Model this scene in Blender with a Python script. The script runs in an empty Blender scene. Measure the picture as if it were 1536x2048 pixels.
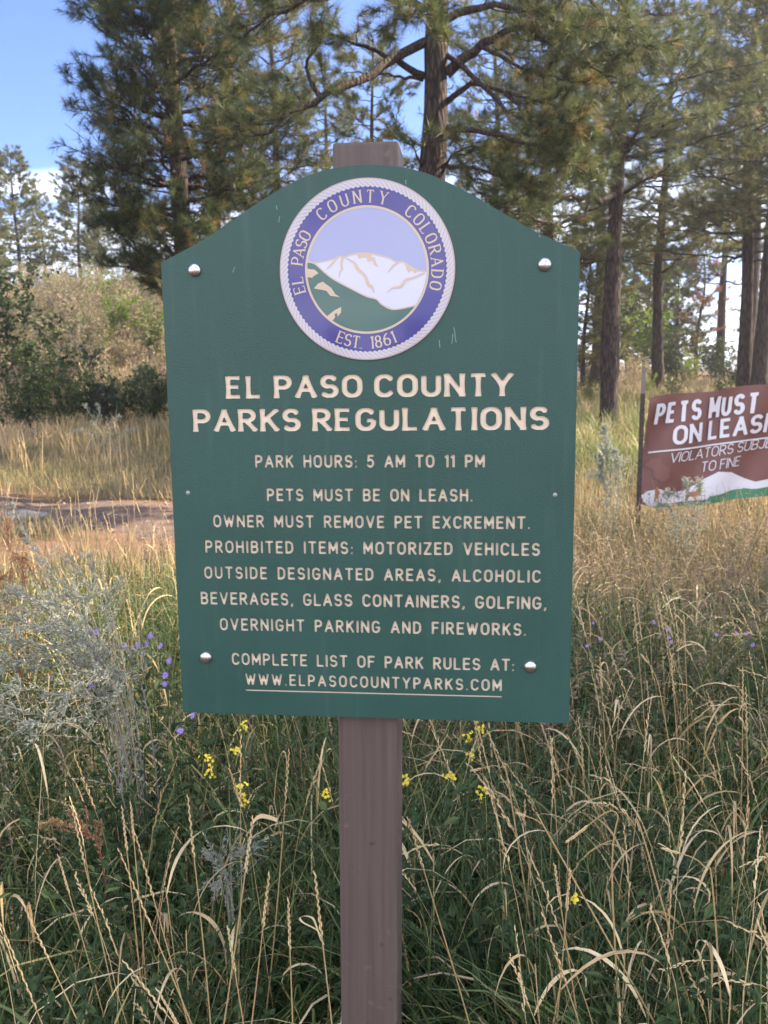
import bpy, math, random
import numpy as np
from mathutils import Vector, Matrix
S = bpy.context.scene
COL = S.collection
PI = math.pi
def rad(a): return math.radians(a)

# ------------------------------------------------------------------ camera, sky, sun, exposure
F_PX = 1700.0                      # focal length in pixels of the 1536 x 2048 photograph
ZB = 1.08                          # height of the sign board's lower edge
CAM = np.array([0.1533, -1.2615, ZB + 0.5195])
def _rot(y, p, r):
    cy, sy, cp, sp, cr, sr = math.cos(y), math.sin(y), math.cos(p), math.sin(p), math.cos(r), math.sin(r)
    return np.array([[cy, -sy, 0], [sy, cy, 0], [0, 0, 1]]) @ np.array([[1, 0, 0], [0, cp, -sp], [0, sp, cp]]) @ np.array([[cr, 0, sr], [0, 1, 0], [-sr, 0, cr]])
CM = _rot(rad(5.89), rad(-8.64), rad(0.64))          # columns: right, forward, up
cd = bpy.data.cameras.new('camera'); cam = bpy.data.objects.new('camera', cd); COL.objects.link(cam)
cd.sensor_fit = 'VERTICAL'; cd.sensor_height = 24.0; cd.lens = 24.0 * F_PX / 2048.0
cd.dof.use_dof = True; cd.dof.focus_distance = 1.32; cd.dof.aperture_fstop = 8.0
cd.clip_start = 0.05; cd.clip_end = 3000
mw = Matrix.Identity(4)
for i in range(3):
    mw[i][0] = CM[i, 0]; mw[i][1] = CM[i, 2]; mw[i][2] = -CM[i, 1]; mw[i][3] = CAM[i]
cam.matrix_world = mw
S.camera = cam
def at(px, py, d):                 # the point seen at a photo pixel, d metres along the view axis
    return CAM + CM @ np.array([(px - 768) / F_PX * d, d, -(py - 1024) / F_PX * d])

SUN_AZ, SUN_EL = 66.0, 37.0        # azimuth from +Y towards +X, elevation
SUND = np.array([math.sin(rad(SUN_AZ)) * math.cos(rad(SUN_EL)), math.cos(rad(SUN_AZ)) * math.cos(rad(SUN_EL)), math.sin(rad(SUN_EL))])
ld = bpy.data.lights.new('sun', 'SUN'); sun = bpy.data.objects.new('sun', ld); COL.objects.link(sun)
ld.energy = 5.0; ld.angle = rad(0.53); ld.color = (1.0, 0.83, 0.60)
sun.rotation_mode = 'QUATERNION'; sun.rotation_quaternion = Vector((-SUND).tolist()).to_track_quat('-Z', 'Y')
sun.location = (20, 12, 30)

W = bpy.data.worlds.new('World'); S.world = W; W.use_nodes = True
nt = W.node_tree; N = nt.nodes; LK = nt.links
N.clear()
wo = N.new('ShaderNodeOutputWorld'); bg = N.new('ShaderNodeBackground')
sky = N.new('ShaderNodeTexSky'); sky.sky_type = 'NISHITA'; sky.sun_disc = False
sky.sun_elevation = rad(SUN_EL); sky.sun_rotation = rad(SUN_AZ)
sky.altitude = 2000; sky.air_density = 1.0; sky.dust_density = 1.2; sky.ozone_density = 1.6
tc = N.new('ShaderNodeTexCoord'); sp = N.new('ShaderNodeSeparateXYZ')
LK.new(tc.outputs['Generated'], sp.inputs[0])
def wm(op, a, b=None, c=None, clamp=False):
    n = N.new('ShaderNodeMath'); n.operation = op; n.use_clamp = clamp
    for i, v in enumerate((a, b, c)):
        if v is None: continue
        if isinstance(v, (int, float)): n.inputs[i].default_value = v
        else: LK.new(v, n.inputs[i])
    return n.outputs[0]
zz = wm('ADD', wm('MAXIMUM', sp.outputs[2], 0.0), 0.12)
cx = N.new('ShaderNodeCombineXYZ')
LK.new(wm('DIVIDE', sp.outputs[0], zz), cx.inputs[0]); LK.new(wm('DIVIDE', sp.outputs[1], zz), cx.inputs[1])
def wnoise(scale, loc, detail=6, dist=0.4):
    mp = N.new('ShaderNodeMapping'); mp.inputs['Location'].default_value = loc; mp.inputs['Scale'].default_value = scale
    LK.new(cx.outputs[0], mp.inputs[0])
    n = N.new('ShaderNodeTexNoise'); n.inputs['Scale'].default_value = 1.0; n.inputs['Detail'].default_value = detail; n.inputs['Distortion'].default_value = dist
    LK.new(mp.outputs[0], n.inputs['Vector']); return n.outputs[0]
def wramp(v, lo, hi):
    n = N.new('ShaderNodeMapRange'); n.interpolation_type = 'SMOOTHSTEP'
    LK.new(v, n.inputs[0]); n.inputs[1].default_value = lo; n.inputs[2].default_value = hi; return n.outputs[0]
wisps = wramp(wnoise((0.35, 0.9, 1.0), (3.1, 1.7, 0)), 0.43, 0.66)
low = wramp(sp.outputs[2], 0.30, 0.08)                          # wisps lie low over the horizon ahead
behind = wramp(sp.outputs[1], 0.05, -0.45)                      # unseen broken bright cloud, added behind the camera to light the shaded sign
fill_cloud = wramp(wnoise((0.8, 0.8, 1.0), (7.3, 0.4, 0), 8, 0.6), 0.33, 0.57)
_c = at(60, 372, 1.0) - CAM; _c = _c / np.linalg.norm(_c); _az = math.atan2(_c[0], _c[1])      # one low streak of cloud, out over the hill to the left
azn = wm('ARCTAN2', sp.outputs[0], sp.outputs[1])
eu = wm('DIVIDE', wm('SUBTRACT', azn, _az), 0.10); ev = wm('DIVIDE', wm('SUBTRACT', wm('ADD', sp.outputs[2], wm('MULTIPLY', wm('SUBTRACT', wnoise((2.2, 1.2, 1), (1.1, 5, 0), 6, .8), .5), .055)), float(_c[2]) + .004), 0.013)
streak = wm('MULTIPLY', wramp(wm('ADD', wm('MULTIPLY', eu, eu), wm('MULTIPLY', ev, ev)), 2.2, -0.3), 0.62)
mask = wm('MAXIMUM', streak, wm('MAXIMUM', wm('MULTIPLY', wisps, low), wm('MULTIPLY', fill_cloud, behind)), clamp=True)
mx = N.new('ShaderNodeMix'); mx.data_type = 'RGBA'
tintn = N.new('ShaderNodeMix'); tintn.data_type = 'RGBA'; tintn.blend_type = 'MULTIPLY'; tintn.inputs[0].default_value = 1.0
LK.new(sky.outputs[0], tintn.inputs[6]); tintn.inputs[7].default_value = (0.68, 0.78, 1.06, 1)      # the deeper blue of high, dry air
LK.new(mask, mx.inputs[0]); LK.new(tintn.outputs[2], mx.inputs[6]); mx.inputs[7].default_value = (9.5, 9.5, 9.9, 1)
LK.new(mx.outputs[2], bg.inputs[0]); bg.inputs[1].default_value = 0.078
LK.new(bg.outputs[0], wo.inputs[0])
W.cycles.sampling_method = 'AUTOMATIC'
S.view_settings.view_transform = 'Standard'; S.view_settings.look = 'None'
S.view_settings.exposure = 2.1; S.view_settings.gamma = 1.0
S.cycles.max_bounces = 6; S.cycles.diffuse_bounces = 3; S.cycles.transmission_bounces = 4; S.cycles.transparent_max_bounces = 6
S.cycles.use_denoising = True

# ------------------------------------------------------------------ helpers
def tag(o, label=None, cat=None, group=None, kind=None):
    if label: o['label'] = label
    if cat: o['category'] = cat
    if group: o['group'] = group
    if kind: o['kind'] = kind
    return o
def empty(name, loc=(0, 0, 0), rz=0.0):
    o = bpy.data.objects.new(name, None); COL.objects.link(o)
    o.location = tuple(float(c) for c in loc); o.rotation_euler = (0, 0, rz); o.empty_display_size = 0.1
    return o
class MB:
    """collects vertices, faces and a per-vertex tint, and links them as one mesh object"""
    def __init__(s): s.v = []; s.t = []; s.f3 = []; s.f4 = []; s.m3 = []; s.m4 = []; s.n = 0; s.poly = []
    def add(s, V, f3=None, f4=None, tint=0.5, mi=0):
        V = np.asarray(V, float).reshape(-1, 3)
        s.v.append(V); s.t.append(np.broadcast_to(np.asarray(tint, float), (len(V),)).copy())
        if f3 is not None and len(f3): f3 = np.asarray(f3, int).reshape(-1, 3); s.f3.append(f3 + s.n); s.m3.append(np.full(len(f3), mi))
        if f4 is not None and len(f4): f4 = np.asarray(f4, int).reshape(-1, 4); s.f4.append(f4 + s.n); s.m4.append(np.full(len(f4), mi))
        s.n += len(V)
    def mesh(s, name, mats, smooth=False):
        me = bpy.data.meshes.new(name)
        V = np.concatenate(s.v) if s.v else np.zeros((0, 3)); T = np.concatenate(s.t) if s.t else np.zeros(0)
        f3 = np.concatenate(s.f3) if s.f3 else np.zeros((0, 3), int); f4 = np.concatenate(s.f4) if s.f4 else np.zeros((0, 4), int)
        m = np.concatenate([np.concatenate(s.m3) if s.m3 else np.zeros(0, int), np.concatenate(s.m4) if s.m4 else np.zeros(0, int)])
        me.vertices.add(len(V)); me.vertices.foreach_set('co', V.astype(np.float32).ravel())
        li = np.concatenate([f3.ravel(), f4.ravel()]); me.loops.add(len(li)); me.loops.foreach_set('vertex_index', li.astype(np.int32))
        ls = np.concatenate([np.arange(len(f3)) * 3, len(f3) * 3 + np.arange(len(f4)) * 4])
        me.polygons.add(len(ls)); me.polygons.foreach_set('loop_start', ls.astype(np.int32))
        me.polygons.foreach_set('material_index', m.astype(np.int32))
        me.polygons.foreach_set('use_smooth', np.full(len(ls), smooth))
        a = me.attributes.new('tint', 'FLOAT', 'POINT'); a.data.foreach_set('value', T.astype(np.float32))
        for mm in (mats if isinstance(mats, (list, tuple)) else [mats]): me.materials.append(mm)
        me.update(calc_edges=True); me.validate()
        return me
    def build(s, name, mats, parent=None, smooth=False, loc=None):
        o = bpy.data.objects.new(name, s.mesh(name, mats, smooth)); COL.objects.link(o)
        if parent is not None: o.parent = parent
        if loc is not None: o.location = loc
        return o
def nrm(a): return a / np.maximum(np.linalg.norm(a, axis=-1, keepdims=True), 1e-9)
def ribbons(mb, P, Wd, side, tint=0.5, mi=0):
    """P (K,n,3) centre lines, Wd (K,n) half widths, side (K,3) or (K,n,3)"""
    K, n, _ = P.shape
    if side.ndim == 2: side = side[:, None, :]
    V = np.stack([P - side * Wd[..., None], P + side * Wd[..., None]], 2).reshape(K, n * 2, 3)
    i = np.arange(n - 1) * 2
    f = np.stack([i, i + 1, i + 3, i + 2], 1)
    F = (f[None] + (np.arange(K) * n * 2)[:, None, None]).reshape(-1, 4)
    t = np.repeat(np.broadcast_to(np.asarray(tint, float), (K,)), n * 2)
    mb.add(V, f4=F, tint=t, mi=mi)
def tubes(mb, P, R, m=5, tint=0.5, mi=0):
    K, n, _ = P.shape
    T = nrm(np.gradient(P, axis=1))
    ref = np.where(np.abs(T[..., 2:3]) > 0.9, np.array([1.0, 0, 0]), np.array([0, 0, 1.0]))
    ref = np.broadcast_to(ref[:, :1], T.shape)
    U = nrm(np.cross(T, ref)); Vv = np.cross(T, U)
    a = np.arange(m) * 2 * PI / m
    V = P[:, :, None] + R[:, :, None, None] * (np.cos(a)[None, None, :, None] * U[:, :, None] + np.sin(a)[None, None, :, None] * Vv[:, :, None])
    i, j = np.meshgrid(np.arange(n - 1), np.arange(m), indexing='ij')
    f = np.stack([i * m + j, (i + 1) * m + j, (i + 1) * m + (j + 1) % m, i * m + (j + 1) % m], -1).reshape(-1, 4)
    F = (f[None] + (np.arange(K) * n * m)[:, None, None]).reshape(-1, 4)
    mb.add(V, f4=F, tint=np.repeat(np.broadcast_to(np.asarray(tint, float), (K,)), n * m), mi=mi)
def leaves(mb, B, D, Nn, L, Wd, tint=0.5, fold=0.15, mi=0):
    """six-point folded leaves: base B, direction D, normal Nn, length L, half width Wd (all batched)"""
    D = nrm(D); Sd = nrm(np.cross(D, Nn)); Nn = np.cross(Sd, D)
    L = np.asarray(L)[:, None]; Wd = np.asarray(Wd)[:, None]
    a = B + D * L * 0.35; b = B + D * L * 0.7
    tip = B + D * L - Nn * L * 0.12
    V = np.stack([B, a - Sd * Wd + Nn * Wd * fold, b - Sd * Wd * 0.8 + Nn * Wd * fold, tip, b + Sd * Wd * 0.8 + Nn * Wd * fold, a + Sd * Wd + Nn * Wd * fold], 1)
    K = len(B); o = (np.arange(K) * 6)[:, None, None]
    F = (np.array([[0, 1, 2, 3], [0, 3, 4, 5]])[None] + o).reshape(-1, 4)
    mb.add(V, f4=F, tint=np.repeat(np.broadcast_to(np.asarray(tint, float), (K,)), 6), mi=mi)
def rsph(rng, K): return nrm(rng.normal(size=(K, 3)))
def bent(rng, B, H, th0, bend, phi, n=7, p=2.0):
    """stems growing from B: height H along the stem, angle from the vertical th0 rising by bend towards the tip, in azimuth phi"""
    t = np.linspace(0, 1, n)
    th = th0[:, None] + bend[:, None] * t[None] ** p
    ds = (H / (n - 1))[:, None]
    dx = np.sin(th) * ds; dz = np.cos(th) * ds
    X = np.concatenate([np.zeros((len(B), 1)), np.cumsum((dx[:, 1:] + dx[:, :-1]) / 2, 1)], 1)
    Z = np.concatenate([np.zeros((len(B), 1)), np.cumsum((dz[:, 1:] + dz[:, :-1]) / 2, 1)], 1)
    return B[:, None] + np.stack([X * np.cos(phi)[:, None], X * np.sin(phi)[:, None], Z], -1)
def sample(P, t):
    """points and tangents at parameters t (K,m) on paths P (K,n,3)"""
    n = P.shape[1]; x = np.clip(t, 0, 1) * (n - 1); i = np.minimum(x.astype(int), n - 2); f = (x - i)[..., None]
    k = np.arange(len(P))[:, None]
    a, b = P[k, i], P[k, i + 1]
    return a * (1 - f) + b * f, nrm(b - a)
def smoothpath(pts, n=10):
    pts = np.asarray(pts, float); m = len(pts)
    q = np.concatenate([[2 * pts[0] - pts[1]], pts, [2 * pts[-1] - pts[-2]]])
    out = []
    for u in np.linspace(0, m - 1 - 1e-9, n):
        i = int(u); f = u - i; p0, p1, p2, p3 = q[i:i + 4]
        out.append(0.5 * (2 * p1 + (p2 - p0) * f + (2 * p0 - 5 * p1 + 4 * p2 - p3) * f * f + (3 * p1 - p0 - 3 * p2 + p3) * f ** 3))
    return np.array(out)

# ------------------------------------------------------------------ materials
def newmat(name):
    m = bpy.data.materials.new(name); m.use_nodes = True; t = m.node_tree; t.nodes.clear()
    out = t.nodes.new('ShaderNodeOutputMaterial'); return m, t, out
def ramp(t, fac, stops):
    r = t.nodes.new('ShaderNodeValToRGB'); e = r.color_ramp.elements
    while len(e) < len(stops): e.new(0.5)
    for k, (p, c) in enumerate(stops): e[k].position = p; e[k].color = (*c, 1)
    t.links.new(fac, r.inputs[0]); return r.outputs[0]
def plant_mat(name, stops, trans=0.3, rough=0.6, spec=0.25, noise=0.0, nscale=3.0):
    """leaf-like surface: its colours vary from plant to plant by the tint attribute; some light passes through"""
    m, t, out = newmat(name)
    at_ = t.nodes.new('ShaderNodeAttribute'); at_.attribute_name = 'tint'; fac = at_.outputs['Fac']
    if noise:
        g = t.nodes.new('ShaderNodeNewGeometry'); nz = t.nodes.new('ShaderNodeTexNoise'); nz.inputs['Scale'].default_value = nscale; nz.inputs['Detail'].default_value = 3
        t.links.new(g.outputs['Position'], nz.inputs['Vector'])
        ma = t.nodes.new('ShaderNodeMath'); ma.operation = 'MULTIPLY_ADD'; t.links.new(nz.outputs[0], ma.inputs[0]); ma.inputs[1].default_value = noise; ma.inputs[2].default_value = -noise * 0.5
        ad = t.nodes.new('ShaderNodeMath'); ad.operation = 'ADD'; ad.use_clamp = True; t.links.new(ma.outputs[0], ad.inputs[0]); t.links.new(fac, ad.inputs[1]); fac = ad.outputs[0]
    c = ramp(t, fac, stops)
    p = t.nodes.new('ShaderNodeBsdfPrincipled'); t.links.new(c, p.inputs['Base Color']); p.inputs['Roughness'].default_value = rough; p.inputs['Specular IOR Level'].default_value = spec
    tr = t.nodes.new('ShaderNodeBsdfTranslucent'); t.links.new(c, tr.inputs[0])
    mix = t.nodes.new('ShaderNodeMixShader'); mix.inputs[0].default_value = trans
    t.links.new(p.outputs[0], mix.inputs[1]); t.links.new(tr.outputs[0], mix.inputs[2]); t.links.new(mix.outputs[0], out.inputs[0])
    return m
def solid(name, col, rough=0.6, spec=0.4, metal=0.0, var=0.0, vscale=8.0, bump=0.0, bscale=60.0, coat=0.0):
    m, t, out = newmat(name)
    p = t.nodes.new('ShaderNodeBsdfPrincipled'); p.inputs['Roughness'].default_value = rough; p.inputs['Specular IOR Level'].default_value = spec; p.inputs['Metallic'].default_value = metal
    p.inputs['Coat Weight'].default_value = coat; p.inputs['Coat Roughness'].default_value = 0.06
    tcn = t.nodes.new('ShaderNodeTexCoord')
    if var:
        nz = t.nodes.new('ShaderNodeTexNoise'); nz.inputs['Scale'].default_value = vscale; nz.inputs['Detail'].default_value = 6
        t.links.new(tcn.outputs['Object'], nz.inputs['Vector'])
        c = ramp(t, nz.outputs[0], [(0.3, tuple(x * (1 - var) for x in col)), (0.7, tuple(min(1, x * (1 + var)) for x in col))])
        t.links.new(c, p.inputs['Base Color'])
    else: p.inputs['Base Color'].default_value = (*col, 1)
    if bump:
        nb = t.nodes.new('ShaderNodeTexNoise'); nb.inputs['Scale'].default_value = bscale; nb.inputs['Detail'].default_value = 3
        t.links.new(tcn.outputs['Object'], nb.inputs['Vector'])
        b = t.nodes.new('ShaderNodeBump'); b.inputs['Strength'].default_value = bump; b.inputs['Distance'].default_value = 0.002
        t.links.new(nb.outputs[0], b.inputs['Height']); t.links.new(b.outputs[0], p.inputs['Normal'])
    t.links.new(p.outputs[0], out.inputs[0]); return m
def bark_mat(name, c0, c1, c2, scale=1.0):
    m, t, out = newmat(name)
    p = t.nodes.new('ShaderNodeBsdfPrincipled'); p.inputs['Roughness'].default_value = 0.9; p.inputs['Specular IOR Level'].default_value = 0.15
    tcn = t.nodes.new('ShaderNodeTexCoord'); mp = t.nodes.new('ShaderNodeMapping'); mp.inputs['Scale'].default_value = (20 * scale, 20 * scale, 2.4 * scale)
    t.links.new(tcn.outputs['Object'], mp.inputs[0])
    nz = t.nodes.new('ShaderNodeTexNoise'); nz.inputs['Scale'].default_value = 1.6; nz.inputs['Detail'].default_value = 5; t.links.new(mp.outputs[0], nz.inputs['Vector'])
    mxv = t.nodes.new('ShaderNodeMix'); mxv.data_type = 'VECTOR'; mxv.inputs[0].default_value = 0.25
    t.links.new(mp.outputs[0], mxv.inputs[4]); t.links.new(nz.outputs['Color'], mxv.inputs[5])
    vo = t.nodes.new('ShaderNodeTexVoronoi'); vo.feature = 'DISTANCE_TO_EDGE'; vo.inputs['Scale'].default_value = 1.3; t.links.new(mxv.outputs[1], vo.inputs['Vector'])
    e = ramp(t, vo.outputs['Distance'], [(0.0, (0, 0, 0)), (0.22, (1, 1, 1))])
    cc = ramp(t, nz.outputs[0], [(0.3, c0), (0.55, c1), (0.75, c2)])
    mu = t.nodes.new('ShaderNodeMix'); mu.data_type = 'RGBA'; mu.blend_type = 'MULTIPLY'; mu.inputs[0].default_value = 0.75
    t.links.new(cc, mu.inputs[6]); t.links.new(e, mu.inputs[7]); t.links.new(mu.outputs[2], p.inputs['Base Color'])
    b = t.nodes.new('ShaderNodeBump'); b.inputs['Strength'].default_value = 0.9; b.inputs['Distance'].default_value = 0.03
    t.links.new(vo.outputs['Distance'], b.inputs['Height']); t.links.new(b.outputs[0], p.inputs['Normal'])
    t.links.new(p.outputs[0], out.inputs[0]); return m
# ------------------------------------------------------------------ lettering: one skeleton alphabet, given a stroke width and cap, traced into outlines
def arc(cx, cy, rx, ry, a0, a1, n=14):
    a = np.radians(np.linspace(a0, a1, n)); return [(cx + rx * math.cos(x), cy + ry * math.sin(x)) for x in a]
def _ring(w, q=0.34):
    r = w / 2; return arc(r, 1 - q, r, q, 180, 0) + arc(r, q, r, q, 0, -180) + [(0, 1 - q)]
GL = {
 'A': (.64, [[(0, 0), (.32, 1)], [(.32, 1), (.64, 0)], [(.12, .32), (.52, .32)]]),
 'B': (.54, [[(0, 0), (0, 1)], [(0, 1), (.28, 1)] + arc(.28, .765, .23, .235, 90, -90) + [(0, .53)], [(.28, .53)] + arc(.28, .265, .26, .265, 90, -90) + [(0, 0)]]),
 'C': (.56, [arc(.3, .66, .3, .34, 28, 180) + arc(.3, .34, .3, .34, 180, 332)]),
 'D': (.56, [[(0, 0), (0, 1)], [(0, 1), (.2, 1)] + arc(.2, .64, .36, .36, 90, 0) + arc(.2, .36, .36, .36, 0, -90) + [(0, 0)]]),
 'E': (.48, [[(0, 0), (0, 1)], [(0, 1), (.48, 1)], [(0, .52), (.42, .52)], [(0, 0), (.48, 0)]]),
 'F': (.48, [[(0, 0), (0, 1)], [(0, 1), (.48, 1)], [(0, .52), (.42, .52)]]),
 'G': (.6, [arc(.3, .66, .3, .34, 30, 180) + arc(.3, .34, .3, .34, 180, 360) + [(.6, .45)], [(.6, .45), (.34, .45)]]),
 'H': (.56, [[(0, 0), (0, 1)], [(.56, 0), (.56, 1)], [(0, .52), (.56, .52)]]),
 'I': (.0, [[(0, 0), (0, 1)]]),
 'J': (.4, [[(.4, 1), (.4, .24)] + arc(.2, .24, .2, .24, 0, -170)]),
 'K': (.54, [[(0, 0), (0, 1)], [(.52, 1), (.02, .42)], [(.19, .6), (.54, 0)]]),
 'L': (.46, [[(0, 0), (0, 1)], [(0, 0), (.46, 0)]]),
 'M': (.68, [[(0, 0), (0, 1)], [(0, 1), (.34, .25)], [(.34, .25), (.68, 1)], [(.68, 1), (.68, 0)]]),
 'N': (.58, [[(0, 0), (0, 1)], [(0, 1), (.58, 0)], [(.58, 0), (.58, 1)]]),
 'O': (.6, [_ring(.6)]),
 'P': (.52, [[(0, 0), (0, 1)], [(0, 1), (.26, 1)] + arc(.26, .73, .26, .27, 90, -90) + [(0, .46)]]),
 'R': (.55, [[(0, 0), (0, 1)], [(0, 1), (.26, 1)] + arc(.26, .74, .26, .26, 90, -90) + [(0, .48)], [(.24, .48), (.55, 0)]]),
 'S': (.54, [arc(.27, .74, .25, .26, 25, 250, 16) + arc(.27, .26, .27, .26, 70, -155, 16)]),
 'T': (.56, [[(.28, 0), (.28, 1)], [(0, 1), (.56, 1)]]),
 'U': (.56, [[(0, 1), (0, .3)] + arc(.28, .3, .28, .3, 180, 360) + [(.56, 1)]]),
 'V': (.62, [[(0, 1), (.31, 0)], [(.31, 0), (.62, 1)]]),
 'W': (.86, [[(0, 1), (.22, 0)], [(.22, 0), (.43, .85)], [(.43, .85), (.64, 0)], [(.64, 0), (.86, 1)]]),
 'X': (.58, [[(0, 0), (.58, 1)], [(0, 1), (.58, 0)]]),
 'Y': (.6, [[(0, 1), (.3, .46)], [(.6, 1), (.3, .46)], [(.3, .46), (.3, 0)]]),
 'Z': (.54, [[(0, 1), (.54, 1)], [(.54, 1), (0, 0)], [(0, 0), (.54, 0)]]),
 '1': (.16, [[(.16, 0), (.16, 1)], [(.16, 1), (0, .86)]]),
 '5': (.5, [[(.46, 1), (.08, 1), (.04, .54)] + arc(.22, .32, .27, .32, 125, -150)]),
 '6': (.52, [arc(.26, .3, .26, .3, 0, 360, 20), [(.44, 1)] + arc(.44, .3, .44, .7, 92, 180)]),
 '8': (.5, [arc(.25, .765, .21, .235, 0, 360, 20), arc(.25, .265, .25, .265, 0, 360, 20)]),
 '.': (.0, [[(0, 0), (0, .012)]]), ',': (.06, [[(.06, .03), (0, -.14)]]), ':': (.0, [[(0, 0), (0, .012)], [(0, .5), (0, .512)]]),
}
def glyph_contours(ch, wv, wh, cap, serif=0.0, xs_=1.0, h=0.028):
    """outline loops (cap height 1) of a character: wv / wh are half widths of upright and level strokes"""
    w, paths = GL[ch]
    w *= xs_; paths = [[(x * xs_, y) for x, y in p] for p in paths]
    segs = []
    for pth in paths:
        for k in range(len(pth) - 1):
            segs.append((pth[k], pth[k + 1], k == 0, k == len(pth) - 2, len(pth) == 2))
    pad = max(wv, wh) + 0.12 + serif
    xs = np.arange(-pad, w + pad, h); ys = np.arange(-pad - (.16 if ch == ',' else 0), 1 + pad, h)
    X, Y = np.meshgrid(xs, ys); D = np.full(X.shape, 9.0)
    def box(x0, x1, y0, y1):
        return np.maximum(np.maximum(x0 - X, X - x1), np.maximum(y0 - Y, Y - y1))
    for a, b, first, last, straight in segs:
        ax, ay = a; bx, by = b; L = math.hypot(bx - ax, by - ay)
        if L < 1e-5: continue
        ux, uy = (bx - ax) / L, (by - ay) / L
        if cap != 'round' and straight and abs(uy) > .3:              # upright strokes reach the outer edges of the level ones
            e = wh / abs(uy)
            if min(abs(ay), abs(ay - 1)) < .01: ax -= ux * e; ay -= uy * e; L += e
            if min(abs(by), abs(by - 1)) < .01: bx += ux * e; by += uy * e; L += e
        t = (X - ax) * ux + (Y - ay) * uy; q = -(X - ax) * uy + (Y - ay) * ux
        k = abs(uy)
        hw = wh + (wv - wh) * k
        if serif and straight and ux * uy > 0.05 and abs(ux) > .1 and ch not in 'K': hw = wh * 1.1          # thin upstrokes
        if cap == 'flare' and straight: hwf = hw * (0.87 + 0.30 * (2 * np.clip(t / L, 0, 1) - 1) ** 2)
        else: hwf = hw
        if cap != 'round':
            d = np.maximum(np.abs(q) - hwf, np.maximum(-t, t - L))
            if not straight or True:                                  # round joints inside a path
                for (x, y, endp) in ((ax, ay, first), (bx, by, last)):
                    if not endp: d = np.minimum(d, np.hypot(X - x, Y - y) - hw)
        else:
            tc_ = np.clip(t, 0, L); d = np.hypot(t - tc_, q) - hw
        D = np.minimum(D, d)
        if serif and straight:
            for (x, y) in (a, b):
                if (abs(y) < .01 or abs(y - 1) < .01) and abs(uy) > .5 and not (ch in 'VW' and y < .5) and not (ch == 'A' and y > .5) and not (ch == 'N' and x > .5 and y < .5) and not (ch == 'M' and 0.1 < x < .6):
                    yy = max(y - .035, 0) if y > .5 else 0
                    D = np.minimum(D, box(x - wv - serif, x + wv + serif, 1 + wh - .05 if y > .5 else -wh, 1 + wh if y > .5 else .05 - wh))
                if abs(uy) < .2 and ch in 'ELTFZ' and (x > .4 or (ch == 'T' and x < .1)):
                    D = np.minimum(D, box(x - .03, x + .03, (y - .16 if y > .5 else y), (y if y > .5 else y + .18)) if abs(y - .52) > .05 else box(x - .03, x + .03, y - .09, y + .09))
    if cap != 'round': D = np.maximum(D, np.maximum(-wh - Y, Y - 1 - wh))
    return trace(D, xs[0], ys[0], h, 0.006)
def trace(D, x0, y0, h, tol):
    ny, nx = D.shape; Sg = D < 0
    adj = {}
    c = Sg[:-1, :-1] * 1 + Sg[:-1, 1:] * 2 + Sg[1:, 1:] * 4 + Sg[1:, :-1] * 8
    TB = {1: 'LB', 2: 'BR', 3: 'LR', 4: 'RT', 5: 'LTBR', 6: 'BT', 7: 'LT', 8: 'TL', 9: 'TB', 10: 'TRLB', 11: 'TR', 12: 'RL', 13: 'RB', 14: 'BL'}
    for i, j in np.argwhere((c > 0) & (c < 15)):
        e = {'B': ('h', i, j), 'T': ('h', i + 1, j), 'L': ('v', i, j), 'R': ('v', i, j + 1)}
        s = TB[int(c[i, j])]
        for k in range(0, len(s), 2):
            a, b = e[s[k]], e[s[k + 1]]
            adj.setdefault(a, []).append(b); adj.setdefault(b, []).append(a)
    def pos(e):
        k, i, j = e
        if k == 'h': f = D[i, j] / (D[i, j] - D[i, j + 1]); return (x0 + (j + f) * h, y0 + i * h)
        f = D[i, j] / (D[i, j] - D[i + 1, j]); return (x0 + j * h, y0 + (i + f) * h)
    seen = set(); loops = []
    for s in adj:
        if s in seen: continue
        lp = [s]; seen.add(s); prev = None; cur = s
        while True:
            nx_ = [q for q in adj[cur] if q not in seen]
            if not nx_: break
            prev, cur = cur, nx_[0]; seen.add(cur); lp.append(cur)
        P = np.array([pos(e) for e in lp])
        if len(P) > 5: loops.append(simplify(P, tol))
    return loops
def simplify(P, tol):
    def dp(a):
        if len(a) < 3: return a
        v = a[-1] - a[0]; L = np.hypot(*v)
        d = np.abs(v[0] * (a[:, 1] - a[0, 1]) - v[1] * (a[:, 0] - a[0, 0])) / L if L > 1e-9 else np.hypot(*(a - a[0]).T)
        k = int(np.argmax(d))
        if d[k] < tol: return a[[0, -1]]
        return np.concatenate([dp(a[:k + 1])[:-1], dp(a[k:])])
    k = len(P) // 2
    return np.concatenate([dp(P[:k + 1])[:-1], dp(np.concatenate([P[k:], P[:1]]))[:-1]])
_GC = {}
def gc(ch, *st):
    key = (ch,) + st
    if key not in _GC: _GC[key] = glyph_contours(ch, *st)
    return _GC[key]
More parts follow.
